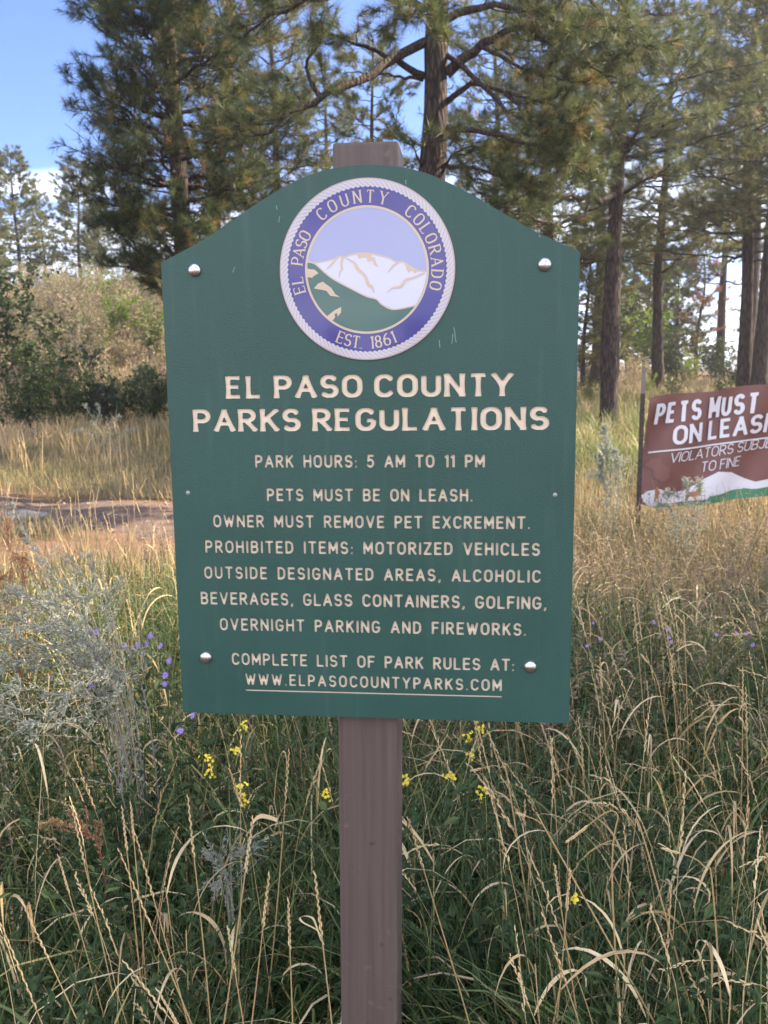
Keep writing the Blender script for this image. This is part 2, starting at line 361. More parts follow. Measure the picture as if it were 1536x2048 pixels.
def text_loops(txt, xl, xr, yb, yt, st, space=0.55, slope=0.0, shear=0.0, fit=None):
    """outline loops of a line of text whose ink spans xl..xr and yb..yt; the tracking is solved from the width"""
    wv = st[0]; ov = st[1]
    H = (yt - yb) / (1 + 2 * ov)
    nat = 0; gaps = 0; adv = []
    for k, ch in enumerate(txt):
        if ch == ' ': adv.append(None); continue
        adv.append(GL[ch][0])
    n = len(txt); xk = 1.0
    if fit is not None:                                           # widen or narrow the letters so that the tracking comes out at fit
        na = sum(a is not None for a in adv); sw = sum(a for a in adv if a is not None)
        xk = ((xr - xl) / H - 2 * wv * na - space * (n - na) - fit * (n - 1)) / sw; xk = round(xk, 3)
        adv = [a * xk if a is not None else None for a in adv]; st = (st + (0.0,))[:4] + (xk,)
    glyphw = sum(a if a is not None else space for a in adv) + 2 * wv * sum(a is not None for a in adv)
    tr = ((xr - xl) / H - glyphw) / max(n - 1, 1)
    x = 0; out = []
    for ch, a in zip(txt, adv):
        if a is None: x += space + tr; continue
        x += wv
        for lp in gc(ch, *st):
            p = np.stack([x + lp[:, 0] + shear * lp[:, 1], lp[:, 1] + ov], 1) * H + [xl, yb]
            p[:, 1] += slope * (p[:, 0] - xl); out.append(p)
        x += a + wv + tr
    return out
def fill_mesh(name, loops, extrude=0.0, bevel=0.0):
    """fill loops (even-odd) through a 2D curve; returns vertices and faces"""
    cu = bpy.data.curves.new(name, 'CURVE'); cu.dimensions = '2D'; cu.fill_mode = 'BOTH' if extrude else 'FRONT'
    cu.extrude = extrude; cu.bevel_depth = bevel; cu.bevel_resolution = 1; cu.offset = -bevel if bevel else 0.0
    for lp in loops:
        sp_ = cu.splines.new('POLY'); sp_.points.add(len(lp) - 1); sp_.use_cyclic_u = True
        sp_.points.foreach_set('co', np.concatenate([lp, np.zeros((len(lp), 1)), np.ones((len(lp), 1))], 1).astype(np.float32).ravel())
    o = bpy.data.objects.new(name, cu); COL.objects.link(o)
    dg = bpy.context.evaluated_depsgraph_get(); me = bpy.data.meshes.new_from_object(o.evaluated_get(dg))
    bpy.data.objects.remove(o); bpy.data.curves.remove(cu)
    return me
def upright(me, name, mat, parent=None, y=0.0, smooth=False):
    """stand a mesh drawn in the XY plane up in the XZ plane, its face towards -Y, at depth y"""
    n = len(me.vertices); a = np.empty(n * 3, np.float32); me.vertices.foreach_get('co', a); a = a.reshape(-1, 3)
    b = np.stack([a[:, 0], y - a[:, 2], a[:, 1]], 1); me.vertices.foreach_set('co', b.ravel().astype(np.float32))
    me.materials.clear(); me.materials.append(mat); me.update(); me.name = name
    o = bpy.data.objects.new(name, me); COL.objects.link(o)
    if parent is not None: o.parent = parent
    return o
# ------------------------------------------------------------------ the park regulations sign
def sign_green():
    m, t, out = newmat('sign_green')
    p = t.nodes.new('ShaderNodeBsdfPrincipled'); p.inputs['Roughness'].default_value = 0.42; p.inputs['Specular IOR Level'].default_value = 0.45
    tcn = t.nodes.new('ShaderNodeTexCoord')
    big = t.nodes.new('ShaderNodeTexNoise'); big.inputs['Scale'].default_value = 5; big.inputs['Detail'].default_value = 6; t.links.new(tcn.outputs['Object'], big.inputs['Vector'])
    c = ramp(t, big.outputs[0], [(0.3, (0.0175, 0.066, 0.055)), (0.7, (0.023, 0.080, 0.067))])
    mp = t.nodes.new('ShaderNodeMapping'); mp.inputs['Scale'].default_value = (60, 60, 4); t.links.new(tcn.outputs['Object'], mp.inputs[0])
    st = t.nodes.new('ShaderNodeTexNoise'); st.inputs['Scale'].default_value = 1; st.inputs['Detail'].default_value = 5; t.links.new(mp.outputs[0], st.inputs['Vector'])
    sm = ramp(t, st.outputs[0], [(0.56, (0, 0, 0)), (0.85, (0.22, 0.22, 0.22))])            # faint dust runs left by rain
    sk = t.nodes.new('ShaderNodeTexNoise'); sk.inputs['Scale'].default_value = 90; sk.inputs['Detail'].default_value = 2; t.links.new(tcn.outputs['Object'], sk.inputs['Vector'])
    sm2 = ramp(t, sk.outputs[0], [(0.74, (0, 0, 0)), (0.78, (0.5, 0.5, 0.5))])
    ad = t.nodes.new('ShaderNodeMath'); ad.operation = 'MAXIMUM'; t.links.new(sm, ad.inputs[0]); t.links.new(sm2, ad.inputs[1])
    mxc = t.nodes.new('ShaderNodeMix'); mxc.data_type = 'RGBA'; t.links.new(ad.outputs[0], mxc.inputs[0]); t.links.new(c, mxc.inputs[6]); mxc.inputs[7].default_value = (0.10, 0.17, 0.15, 1)
    t.links.new(mxc.outputs[2], p.inputs['Base Color'])
    rr = ramp(t, big.outputs[0], [(0.3, (0.36, 0.36, 0.36)), (0.7, (0.52, 0.52, 0.52))]); t.links.new(rr, p.inputs['Roughness'])
    nb = t.nodes.new('ShaderNodeTexNoise'); nb.inputs['Scale'].default_value = 420; nb.inputs['Detail'].default_value = 2; t.links.new(tcn.outputs['Object'], nb.inputs['Vector'])
    b = t.nodes.new('ShaderNodeBump'); b.inputs['Strength'].default_value = 0.55; b.inputs['Distance'].default_value = 0.0009
    t.links.new(nb.outputs[0], b.inputs['Height']); t.links.new(b.outputs[0], p.inputs['Normal']); t.links.new(p.outputs[0], out.inputs[0])
    return m
M_green = sign_green()
M_tan = solid('sign_tan_core', (0.74, 0.61, 0.48), 0.55, 0.3, var=0.05, vscale=40)
def post_mat():
    m, t, out = newmat('brown_post_paint'); p = t.nodes.new('ShaderNodeBsdfPrincipled'); p.inputs['Roughness'].default_value = 0.5; p.inputs['Specular IOR Level'].default_value = 0.4
    tcn = t.nodes.new('ShaderNodeTexCoord'); mp = t.nodes.new('ShaderNodeMapping'); mp.inputs['Scale'].default_value = (90, 90, 2.2); t.links.new(tcn.outputs['Object'], mp.inputs[0])
    gr = t.nodes.new('ShaderNodeTexNoise'); gr.inputs['Scale'].default_value = 1; gr.inputs['Detail'].default_value = 6; gr.inputs['Distortion'].default_value = 0.5; t.links.new(mp.outputs[0], gr.inputs['Vector'])
    c = ramp(t, gr.outputs[0], [(0.25, (0.074, 0.054, 0.050)), (0.5, (0.098, 0.073, 0.068)), (0.75, (0.114, 0.088, 0.082))])
    sk = t.nodes.new('ShaderNodeTexNoise'); sk.inputs['Scale'].default_value = 34; sk.inputs['Detail'].default_value = 4; t.links.new(tcn.outputs['Object'], sk.inputs['Vector'])
    k = ramp(t, sk.outputs[0], [(0.66, (0, 0, 0)), (0.74, (1, 1, 1))]); k2 = ramp(t, sk.outputs[0], [(0.24, (1, 1, 1)), (0.30, (0, 0, 0))])
    m1 = t.nodes.new('ShaderNodeMix'); m1.data_type = 'RGBA'; t.links.new(k, m1.inputs[0]); t.links.new(c, m1.inputs[6]); m1.inputs[7].default_value = (0.14, 0.105, 0.098, 1)
    m2 = t.nodes.new('ShaderNodeMix'); m2.data_type = 'RGBA'; t.links.new(k2, m2.inputs[0]); t.links.new(m1.outputs[2], m2.inputs[6]); m2.inputs[7].default_value = (0.055, 0.036, 0.032, 1)
    t.links.new(m2.outputs[2], p.inputs['Base Color'])
    b = t.nodes.new('ShaderNodeBump'); b.inputs['Strength'].default_value = 0.16; b.inputs['Distance'].default_value = 0.0015; t.links.new(gr.outputs[0], b.inputs['Height']); t.links.new(b.outputs[0], p.inputs['Normal'])
    t.links.new(p.outputs[0], out.inputs[0]); return m
M_post = post_mat()
M_bolt = solid('bolt_steel', (0.58, 0.58, 0.61), 0.28, 0.5, metal=1.0, var=0.06, vscale=300, bump=0.06, bscale=500)
M_screw = solid('screw_steel', (0.30, 0.33, 0.32), 0.5, 0.5, metal=0.4)
def gloss(name, col, var=0.0): return solid(name, col, 0.35, 0.4, coat=0.85, var=var, vscale=30)
M_blue = gloss('seal_violet_blue', (0.031, 0.021, 0.205)); M_rope = gloss('seal_rope_white', (0.50, 0.48, 0.54)); M_ropeline = gloss('seal_rope_line', (0.42, 0.31, 0.32))
M_stan = gloss('seal_tan', (0.50, 0.40, 0.30)); M_ssky = gloss('seal_sky', (0.29, 0.32, 0.54)); M_snow = gloss('seal_snow', (0.54, 0.55, 0.74)); M_shill = gloss('seal_green', (0.024, 0.095, 0.078))

sign = empty('park_sign', (0, 0, 0)); tag(sign, 'green park regulations sign with round county seal, bolted to a brown post', 'sign')
board = empty('sign_board_origin', (0, 0, ZB))
bpy.data.objects.remove(board)
ZO = ZB
arch = [(0.3050, 0.6992), (0.2840, 0.7088), (0.2530, 0.7232), (0.2230, 0.7395), (0.1900, 0.7590), (0.1570, 0.7790), (0.1220, 0.7975), (0.0920, 0.8110), (0.0620, 0.8200), (0.0330, 0.8250), (0.0, 0.8268)]
outline = np.array([(-0.305, 0.0), (0.305, 0.0)] + arch + [(-x, y) for x, y in arch[-2::-1]])
# smooth the arch
ap = smoothpath([(x, y, 0) for x, y in arch + [(-x, y) for x, y in arch[-2::-1]]], 61)[:, :2]
outline = np.concatenate([[(-0.305, 0.0), (0.305, 0.0)], ap])
MONO = (0.112, 0.112, 'round'); TITLE = (0.150, 0.105, 'flare')
rows = [('EL PASO COUNTY', -0.2150, 0.2140, 0.4985, 0.5325, TITLE), ('PARKS REGULATIONS', -0.2680, 0.2670, 0.4490, 0.4832, TITLE),
        ('PARK HOURS: 5 AM TO 11 PM', -0.1735, 0.1740, 0.3938, 0.4138, MONO), ('PETS MUST BE ON LEASH.', -0.1570, 0.1562, 0.3426, 0.3626, MONO),
        ('OWNER MUST REMOVE PET EXCREMENT.', -0.2428, 0.2415, 0.3016, 0.3216, MONO), ('PROHIBITED ITEMS: MOTORIZED VEHICLES', -0.2572, 0.2568, 0.2610, 0.2814, MONO),
        ('OUTSIDE DESIGNATED AREAS, ALCOHOLIC', -0.2606, 0.2584, 0.2200, 0.2402, MONO), ('BEVERAGES, GLASS CONTAINERS, GOLFING,', -0.2682, 0.2680, 0.1786, 0.1994, MONO),
        ('OVERNIGHT PARKING AND FIREWORKS.', -0.2392, 0.2380, 0.1370, 0.1575, MONO), ('COMPLETE LIST OF PARK RULES AT:', -0.2220, 0.2208, 0.0808, 0.1012, MONO),
        ('WWW.ELPASOCOUNTYPARKS.COM', -0.2012, 0.2022, 0.0482, 0.0680, MONO)]
loops = [outline]
for r in rows: loops += text_loops(*r, **(dict(space=.30, fit=.15) if r[5] is TITLE else {}))
UL = np.array(arc(0.2014, 0.0397, 0.0014, 0.0014, -90, 90, 6) + arc(-0.2006, 0.0397, 0.0014, 0.0014, 90, 270, 6)); loops.append(UL)
TH = 0.0127
lift = lambda ls: [l + np.array([0, ZO]) for l in ls]
panel = upright(fill_mesh('board_panel', lift(loops), TH / 2, 0.0003), 'board_panel', M_green, sign, y=TH / 2)
def strip(name, x0, x1, z0, z1, y0, y1, mat, parent):
    mb = MB(); V = [(x, y, z) for x in (x0, x1) for y in (y0, y1) for z in (z0, z1)]
    mb.add(V, f4=[(0, 1, 3, 2), (4, 6, 7, 5), (0, 4, 5, 1), (2, 3, 7, 6), (0, 2, 6, 4), (1, 5, 7, 3)]); return mb.build(name, mat, parent)
for txt, xl, xr, yb, yt, st in rows:
    o = strip('engraved_line', xl - .004, xr + .004, ZO + yb - .0038, ZO + yt + .002, 0.0024, 0.0060, M_tan, sign)
    o['label'] = 'tan engraved line reading ' + txt.lower().replace('www.elpasocountyparks.com', 'the web address').strip('.,:')
o = strip('underline', -0.205, 0.206, ZO + .0375, ZO + .0419, 0.0024, 0.0060, M_tan, sign)
# bolts, screws, scratches
def dome(name, x, z, r, h, mat, parent, y=0.0, rings=8, seg=28, flat=0.0):
    mb = MB(); V = []; F3 = []; F4 = []
    for i in range(rings + 1):
        a = i / rings * PI / 2
        for j in range(seg):
            b = j * 2 * PI / seg; V.append((x + r * math.cos(a) * math.cos(b), y - flat - h * math.sin(a), z + r * math.cos(a) * math.sin(b)))
    for i in range(rings):
        for j in range(seg):
            k = (j + 1) % seg; F4.append((i * seg + j, i * seg + k, (i + 1) * seg + k, (i + 1) * seg + j))
    base = len(V)
    for j in range(seg):
        b = j * 2 * PI / seg; V.append((x + r * math.cos(b), y + 0.001, z + r * math.sin(b)))
    for j in range(seg): k = (j + 1) % seg; F4.append((base + j, base + k, k, j))
    mb.add(V, F3, F4); return mb.build(name, mat, parent, smooth=True)
for x, z in ((-0.254, 0.6872), (0.2562, 0.6828), (-0.2628, 0.0926), (0.2447, 0.0892)):
    dome('bolt', x, ZO + z, 0.0098, 0.0058, M_bolt, sign, flat=0.0012)
for x, z in ((-0.280, 0.3553), (0.2769, 0.3534)):
    sc = dome('screw', x, ZO + z, 0.0036, 0.0012, M_screw, sign, rings=3, seg=14)
M_scr = solid('pale_scratch', (0.20, 0.34, 0.29), 0.7, 0.2)
rng = np.random.default_rng(5)
for px, py, dx, dy in ((553, 411, 1, 8), (560, 432, -3, 12), (466, 545, 4, -10), (879, 680, 1, 14), (908, 655, 4, 28), (1078, 470, 3, 4), (906, 668, -2, 18), (812, 360, 0, 8)):
    d0 = (np.array([(px - 768) / F_PX, 1, -(py - 1024) / F_PX]) @ CM.T); t0 = -CAM[1] / d0[1]; P0 = CAM + d0 * t0
    s_ = 1.3 / F_PX
    P = np.array([[(P0[0] + dx * s_ * k / 4 + rng.normal() * .0003, -0.0006, P0[2] - dy * s_ * k / 4) for k in range(5)]])
    mb = MB(); ribbons(mb, P, np.full((1, 5), 0.0005), np.array([[1.0, 0, 0.2]])); mb.build('scratch', M_scr, sign)

# the round seal
SX, SZ, SR = 0.0020, ZO + 0.6808, 0.1278
seal = empty('seal', (SX, 0, SZ)); seal.parent = sign
def circle(r, n=160): return np.array([(r * math.cos(a), r * math.sin(a)) for a in np.linspace(0, 2 * PI, n, endpoint=False)])
def clipc(pts, r):
    p = np.array(pts, float); q = np.hypot(p[:, 0], p[:, 1]); k = q > r; p[k] *= (r / q[k])[:, None]; return p
def sealpart(name, loops, mat, level):
    me = fill_mesh(name, [l * SR for l in loops]); return upright(me, name, mat, seal, y=-0.0026 - level * 0.0002)
disc = upright(fill_mesh('rope_border', [circle(SR)], 0.0011, 0.0002), 'rope_border', M_ropeline, seal, y=-0.0011)
strands = []
NS = 104
for k in range(NS):
    a0 = k * 2 * PI / NS; da = 2 * PI / NS; pts = []
    for (rr, tw) in [(0.915, 0.0), (0.93, -.03), (0.955, -0.06), (0.975, -0.09), (0.985, -0.11)]: pts.append((rr, a0 + -tw * 0.9 + da * 0.10))
    for (rr, tw) in [(0.988, -0.11), (0.978, -0.10), (0.955, -0.06), (0.93, -.03), (0.912, 0.0)]: pts.append((rr, a0 + -tw * 0.9 + da * 0.88))
    pts.append((0.902, a0 + da * 0.68)); pts.append((0.902, a0 + da * 0.32))
    strands.append(np.array([(r * math.cos(a), r * math.sin(a)) for r, a in pts]))
sealpart('rope_strand', strands, M_rope, 1)['label'] = 'pale slanted strands of the printed rope round the seal'
sealpart('blue_band', [np.array([((0.905 + 0.006 * math.cos(NS * a)) * math.cos(a), (0.905 + 0.006 * math.cos(NS * a)) * math.sin(a)) for a in np.linspace(0, 2 * PI, NS * 6, endpoint=False)]), circle(0.69)], M_blue, 1)
sealpart('inner_ring', [circle(0.705), circle(0.678)], M_stan, 2)
def Q(pts): return [((x - 757) / 683.0, -(y - 815) / 720.0) for x, y in pts]
RI = 0.680
sealpart('sky_picture', [circle(RI)], M_ssky, 1)
topc = [(math.cos(rad(a)) * RI, math.sin(rad(a)) * RI) for a in range(-3, -32, -3)]
mtn = Q([(345, 748), (355, 750), (520, 714), (545, 700), (585, 708), (640, 690), (740, 680), (860, 700), (940, 728), (990, 757), (1040, 757), (1110, 805), (1160, 828), (1205, 834)]) + topc + Q([(1130, 1105), (965, 1130), (870, 1085), (830, 1045), (750, 1020), (500, 880)])
sealpart('mountain', [clipc(mtn, RI)], M_snow, 2)
hill = Q([(290, 737), (355, 755), (430, 825), (500, 882), (750, 1022), (830, 1047), (875, 1092), (965, 1132), (1130, 1106)]) + [(math.cos(rad(a)) * RI, math.sin(rad(a)) * RI) for a in range(-38, -188, -4)]
sealpart('green_slope', [clipc(hill, RI)], M_shill, 2)
tanl = [clipc(Q(p), RI) for p in (
    [(283, 790), (320, 797), (350, 800), (382, 830), (345, 850), (330, 866), (285, 860)],
    [(342, 950), (375, 912), (415, 898), (430, 912), (480, 950), (510, 1000), (547, 1024), (470, 1012), (440, 972), (400, 962)],
    [(425, 1195), (500, 1130), (555, 1103), (552, 1148), (525, 1180), (522, 1152), (502, 1158), (505, 1185), (475, 1225)],
    [(680, 684), (740, 680), (800, 690), (795, 708), (825, 720), (832, 760), (855, 795), (815, 775), (808, 745), (765, 745), (760, 715), (720, 712), (700, 725), (690, 700)],
    [(1040, 757), (1110, 803), (1150, 835), (1130, 850), (1105, 825), (1085, 845), (1070, 820), (1060, 790)])]
def stroke(pts, w):
    p = smoothpath([(x, y, 0) for x, y in Q(pts)], 4 * len(pts))[:, :2]; d = np.gradient(p, axis=0); d /= np.linalg.norm(d, axis=1)[:, None]
    n = np.stack([-d[:, 1], d[:, 0]], 1); w = np.interp(np.linspace(0, 1, len(p)), np.linspace(0, 1, len(w)), w)[:, None]
    return clipc(np.concatenate([p + n * w, (p - n * w)[::-1]]), RI + .004)
for k, l in enumerate(tanl): sealpart('tan_patch', [l], M_stan, 3 + .1 * k)
lines_ = [stroke([(288, 735), (355, 755), (430, 825), (500, 881), (625, 953), (750, 1021), (830, 1046), (875, 1090), (965, 1131), (1130, 1105)], [.008, .008]),
          stroke([(350, 750), (440, 735), (520, 714), (545, 701), (585, 709), (640, 690), (740, 681), (860, 701), (940, 728), (990, 757), (1040, 757), (1110, 803), (1160, 829), (1212, 834)], [.005, .008, .008, .006]),
          stroke([(540, 705), (500, 745), (470, 778), (440, 803)], [.006, .014, .004]), stroke([(570, 710), (562, 770), (566, 800), (548, 830), (543, 868)], [.014, .012, .003]),
          stroke([(590, 712), (660, 752), (690, 805), (745, 862), (768, 925), (800, 952), (812, 998)], [.004, .018, .016, .02, .004]),
          stroke([(1010, 758), (960, 790), (920, 842)], [.006, .012, .002]), stroke([(1205, 845), (1130, 880), (1060, 900), (1020, 950), (960, 960), (912, 998)], [.012, .012, .018, .012, .002])]
for k, l in enumerate(lines_): sealpart('tan_contour', [l], M_stan, 3.3 + 0.25 * k)
# serif lettering round the band
SER = (0.074, 0.036, 'butt', 0.060)
def ring_text(txt, a0, a1, rb, cap, top=True):
    wid = []
    for ch in txt: wid.append(0.32 if ch == ' ' else GL[ch][0] + 0.16)
    span = abs(rad(a1 - a0)) * (rb + (cap / 2 if top else -cap / 2)); tr = (span / cap - sum(wid)) / (len(txt) - 1)
    x = 0; out = []
    for ch, w in zip(txt, wid):
        if ch != ' ':
            xc = (x + w / 2) * cap
            a = rad(a0) + (-1 if top else 1) * xc / (rb + (cap / 2 if top else -cap / 2))
            er = np.array([math.cos(a), math.sin(a)]); et = np.array([math.sin(a), -math.cos(a)])
            if not top: er, et = -er, -et
            for lp in gc(ch, *SER):
                p = (lp - np.array([GL[ch][0] / 2, 0])) * cap
                out.append((er * rb * (1 if top else -1))[None] + p[:, :1] * et + p[:, 1:] * er)
        x += w + tr
    return out
for words, a0, a1 in (('EL', 197.5, 184.0), ('PASO', 174.5, 147.0), ('COUNTY', 132.0, 72.0), ('COLORADO', 54.5, -17.0)):
    sealpart('ring_lettering', ring_text(words, a0, a1, 0.738, 0.128), M_stan, 2.5)
for words, a0, a1 in (('EST.', -115.5, -94.5), ('1861', -88.0, -67.0)):
    sealpart('ring_lettering', ring_text(words, a0, a1, 0.868, 0.128, top=False), M_stan, 2.5)

# post
PW = 0.0960
bm_w = PW / 2
mb = MB()
import bmesh
bm = bmesh.new(); bmesh.ops.create_cube(bm, size=1.0)
ptop = ZB + 0.862
for v in bm.verts: v.co = Vector((v.co.x * PW, v.co.y * PW, (v.co.z + 0.5) * (ptop + 0.25) - 0.25))
bmesh.ops.bevel(bm, geom=[e for e in bm.edges], offset=0.0055, segments=3, affect='EDGES', profile=0.6)
me = bpy.data.meshes.new('post'); bm.to_mesh(me); bm.free(); me.materials.append(M_post)
post = bpy.data.objects.new('post', me); COL.objects.link(post); post.parent = sign
post.location = (-0.0187, TH + PW / 2 + 0.0008, 0); post.rotation_euler = (0, rad(0.58), 0)
# ------------------------------------------------------------------ ground, trail
def sstep(a, b, x): t = np.clip((x - a) / (b - a), 0, 1); return t * t * (3 - 2 * t)
def G(x, y):
    """ground height"""
    x = np.asarray(x, float); y = np.asarray(y, float)
    yy = np.maximum(y + 1.26, 0.01)
    u = x / np.maximum(yy, 3.0)
    r = np.interp(yy, [0, 2, 9, 18, 29, 41, 62, 95, 160, 400], [0, 0, .13, .42, .95, 1.2, 1.55, 1.9, 2.6, 6])
    l = np.interp(yy, [0, 2, 9, 16, 21, 24, 28, 34, 46, 60, 90, 400], [0, 0, .13, .22, .36, 1.0, 2.2, 3.9, 7.0, 8.6, 10.0, 12])
    k = sstep(-0.02, -0.30, u)
    b = 0.05 * np.sin(x * 1.3 + 0.7) * np.sin(y * 1.1) + 0.025 * np.sin(x * 3.1 + y * 2.3)
    b = b * sstep(1.0, 4.0, yy) + 0.12 * np.sin(x * .35 + 1) * np.sin(y * .3) * sstep(12, 25, yy)
    return r * (1 - k) + l * k + b
def gp(px, py, d, dz=0.0):
    p = at(px, py, d); return np.array([p[0], p[1], float(G(p[0], p[1])) + dz])
def ground_mat():
    m, t, out = newmat('forest_floor')
    p = t.nodes.new('ShaderNodeBsdfPrincipled'); p.inputs['Roughness'].default_value = 0.95; p.inputs['Specular IOR Level'].default_value = 0.1
    g = t.nodes.new('ShaderNodeNewGeometry')
    a = t.nodes.new('ShaderNodeTexNoise'); a.inputs['Scale'].default_value = 0.45; a.inputs['Detail'].default_value = 8; a.inputs['Roughness'].default_value = 0.7; t.links.new(g.outputs['Position'], a.inputs['Vector'])
    f = t.nodes.new('ShaderNodeTexNoise'); f.inputs['Scale'].default_value = 28; f.inputs['Detail'].default_value = 6; f.inputs['Roughness'].default_value = 0.75; t.links.new(g.outputs['Position'], f.inputs['Vector'])
    c1 = ramp(t, f.outputs[0], [(0.3, (0.055, 0.038, 0.026)), (0.5, (0.13, 0.09, 0.055)), (0.72, (0.29, 0.21, 0.12))])
    c2 = ramp(t, f.outputs[0], [(0.3, (0.09, 0.055, 0.04)), (0.55, (0.20, 0.125, 0.09)), (0.75, (0.33, 0.22, 0.15))])
    mx_ = t.nodes.new('ShaderNodeMix'); mx_.data_type = 'RGBA'
    k = ramp(t, a.outputs[0], [(0.42, (0, 0, 0)), (0.6, (1, 1, 1))]); t.links.new(k, mx_.inputs[0]); t.links.new(c1, mx_.inputs[6]); t.links.new(c2, mx_.inputs[7])
    t.links.new(mx_.outputs[2], p.inputs['Base Color'])
    b = t.nodes.new('ShaderNodeBump'); b.inputs['Strength'].default_value = 0.8; b.inputs['Distance'].default_value = 0.03; t.links.new(f.outputs[0], b.inputs['Height']); t.links.new(b.outputs[0], p.inputs['Normal'])
    t.links.new(p.outputs[0], out.inputs[0]); return m
def grid_sheet(name, xs, ys, mat, off=0.0):
    X, Y = np.meshgrid(xs, ys); Z = G(X, Y) + off; mb = MB(); ny, nx = X.shape
    i, j = np.meshgrid(np.arange(ny - 1), np.arange(nx - 1), indexing='ij'); q = i * nx + j
    mb.add(np.stack([X, Y, Z], -1), f4=np.stack([q, q + 1, q + nx + 1, q + nx], -1)); return mb.build(name, mat, smooth=True)
def spaced(breaks): return np.unique(np.round(np.concatenate([np.arange(a, b, s) for a, b, s in breaks]), 4))
gx = spaced([(-600, -80, 40), (-80, -30, 4), (-30, -14, .8), (-14, 12, .25), (12, 40, 1.0), (40, 100, 5), (100, 601, 50)])
gy = spaced([(-600, -100, 50), (-100, -12, 8), (-12, -4, 1), (-4, 18, .25), (18, 60, .6), (60, 130, 4), (130, 601, 45)])
ground = grid_sheet('ground', gx, gy, ground_mat()); tag(ground, kind='structure')
TRAIL = smoothpath([(-16, 10.2, 0), (-10, 9.0, 0), (-6, 8.3, 0), (-3.4, 7.9, 0), (-1.6, 7.0, 0), (-0.6, 5.8, 0), (-0.15, 4.8, 0)], 60)[:, :2]
TW = np.interp(np.linspace(0, 1, 60), [0, .6, .85, 1], [1.15, 1.1, .75, .35])
def trail_dist(x, y):
    d = np.full(np.shape(x), 99.0)
    for (a, b), w in zip(TRAIL, TW): d = np.minimum(d, np.hypot(x - a, y - b) / w)
    return d
mb = MB(); tng = nrm(np.gradient(TRAIL, axis=0)); nn_ = np.stack([-tng[:, 1], tng[:, 0]], 1)
ks = np.linspace(-1, 1, 13); rng = np.random.default_rng(3)
wob = 1 + 0.12 * np.sin(np.arange(60) * 1.1)[:, None] * np.sign(ks)[None] + 0.1 * np.sin(np.arange(60) * 2.7)[:, None]
XY = TRAIL[:, None] + nn_[:, None] * (ks[None, :] * wob * TW[:, None])[..., None]
Zt = G(XY[..., 0], XY[..., 1]) + 0.022 * (1 - np.abs(ks[None]) ** 4 * 1.9)
i, j = np.meshgrid(np.arange(59), np.arange(12), indexing='ij'); q = i * 13 + j
mb.add(np.concatenate([XY, Zt[..., None]], -1), f4=np.stack([q, q + 13, q + 14, q + 1], -1))
def trail_mat():
    m, t, out = newmat('trail_dirt'); p = t.nodes.new('ShaderNodeBsdfPrincipled'); p.inputs['Roughness'].default_value = 0.95; p.inputs['Specular IOR Level'].default_value = 0.1
    g = t.nodes.new('ShaderNodeNewGeometry')
    f = t.nodes.new('ShaderNodeTexNoise'); f.inputs['Scale'].default_value = 9; f.inputs['Detail'].default_value = 10; f.inputs['Roughness'].default_value = 0.75; t.links.new(g.outputs['Position'], f.inputs['Vector'])
    c = ramp(t, f.outputs[0], [(0.3, (0.055, 0.040, 0.033)), (0.5, (0.125, 0.092, 0.076)), (0.7, (0.23, 0.17, 0.14))]); t.links.new(c, p.inputs['Base Color'])
    b = t.nodes.new('ShaderNodeBump'); b.inputs['Strength'].default_value = 0.7; b.inputs['Distance'].default_value = 0.02; t.links.new(f.outputs[0], b.inputs['Height']); t.links.new(b.outputs[0], p.inputs['Normal'])
    t.links.new(p.outputs[0], out.inputs[0]); return m
trail = mb.build('dirt_trail', trail_mat(), smooth=True); tag(trail, kind='structure')
# ------------------------------------------------------------------ pines
M_bark = bark_mat('pine_bark', (0.042, 0.034, 0.033), (0.074, 0.056, 0.051), (0.125, 0.092, 0.080))
M_bark_red = bark_mat('red_pine_bark', (0.10, 0.055, 0.042), (0.22, 0.12, 0.085), (0.34, 0.20, 0.14))
M_needle = plant_mat('pine_needles', [(0.0, (0.024, 0.044, 0.024)), (0.45, (0.072, 0.096, 0.036)), (0.85, (0.195, 0.210, 0.070)), (0.93, (0.32, 0.21, 0.08)), (1.0, (0.40, 0.20, 0.09))], trans=0.46, rough=0.45, spec=0.35)
M_needle_cool = plant_mat('blue_green_needles', [(0.0, (0.030, 0.058, 0.040)), (0.6, (0.065, 0.10, 0.06)), (1.0, (0.16, 0.17, 0.07))], trans=0.35, rough=0.45, spec=0.35)
M_dead = plant_mat('dead_needles', [(0.0, (0.22, 0.10, 0.07)), (1.0, (0.42, 0.22, 0.14))], trans=0.3)
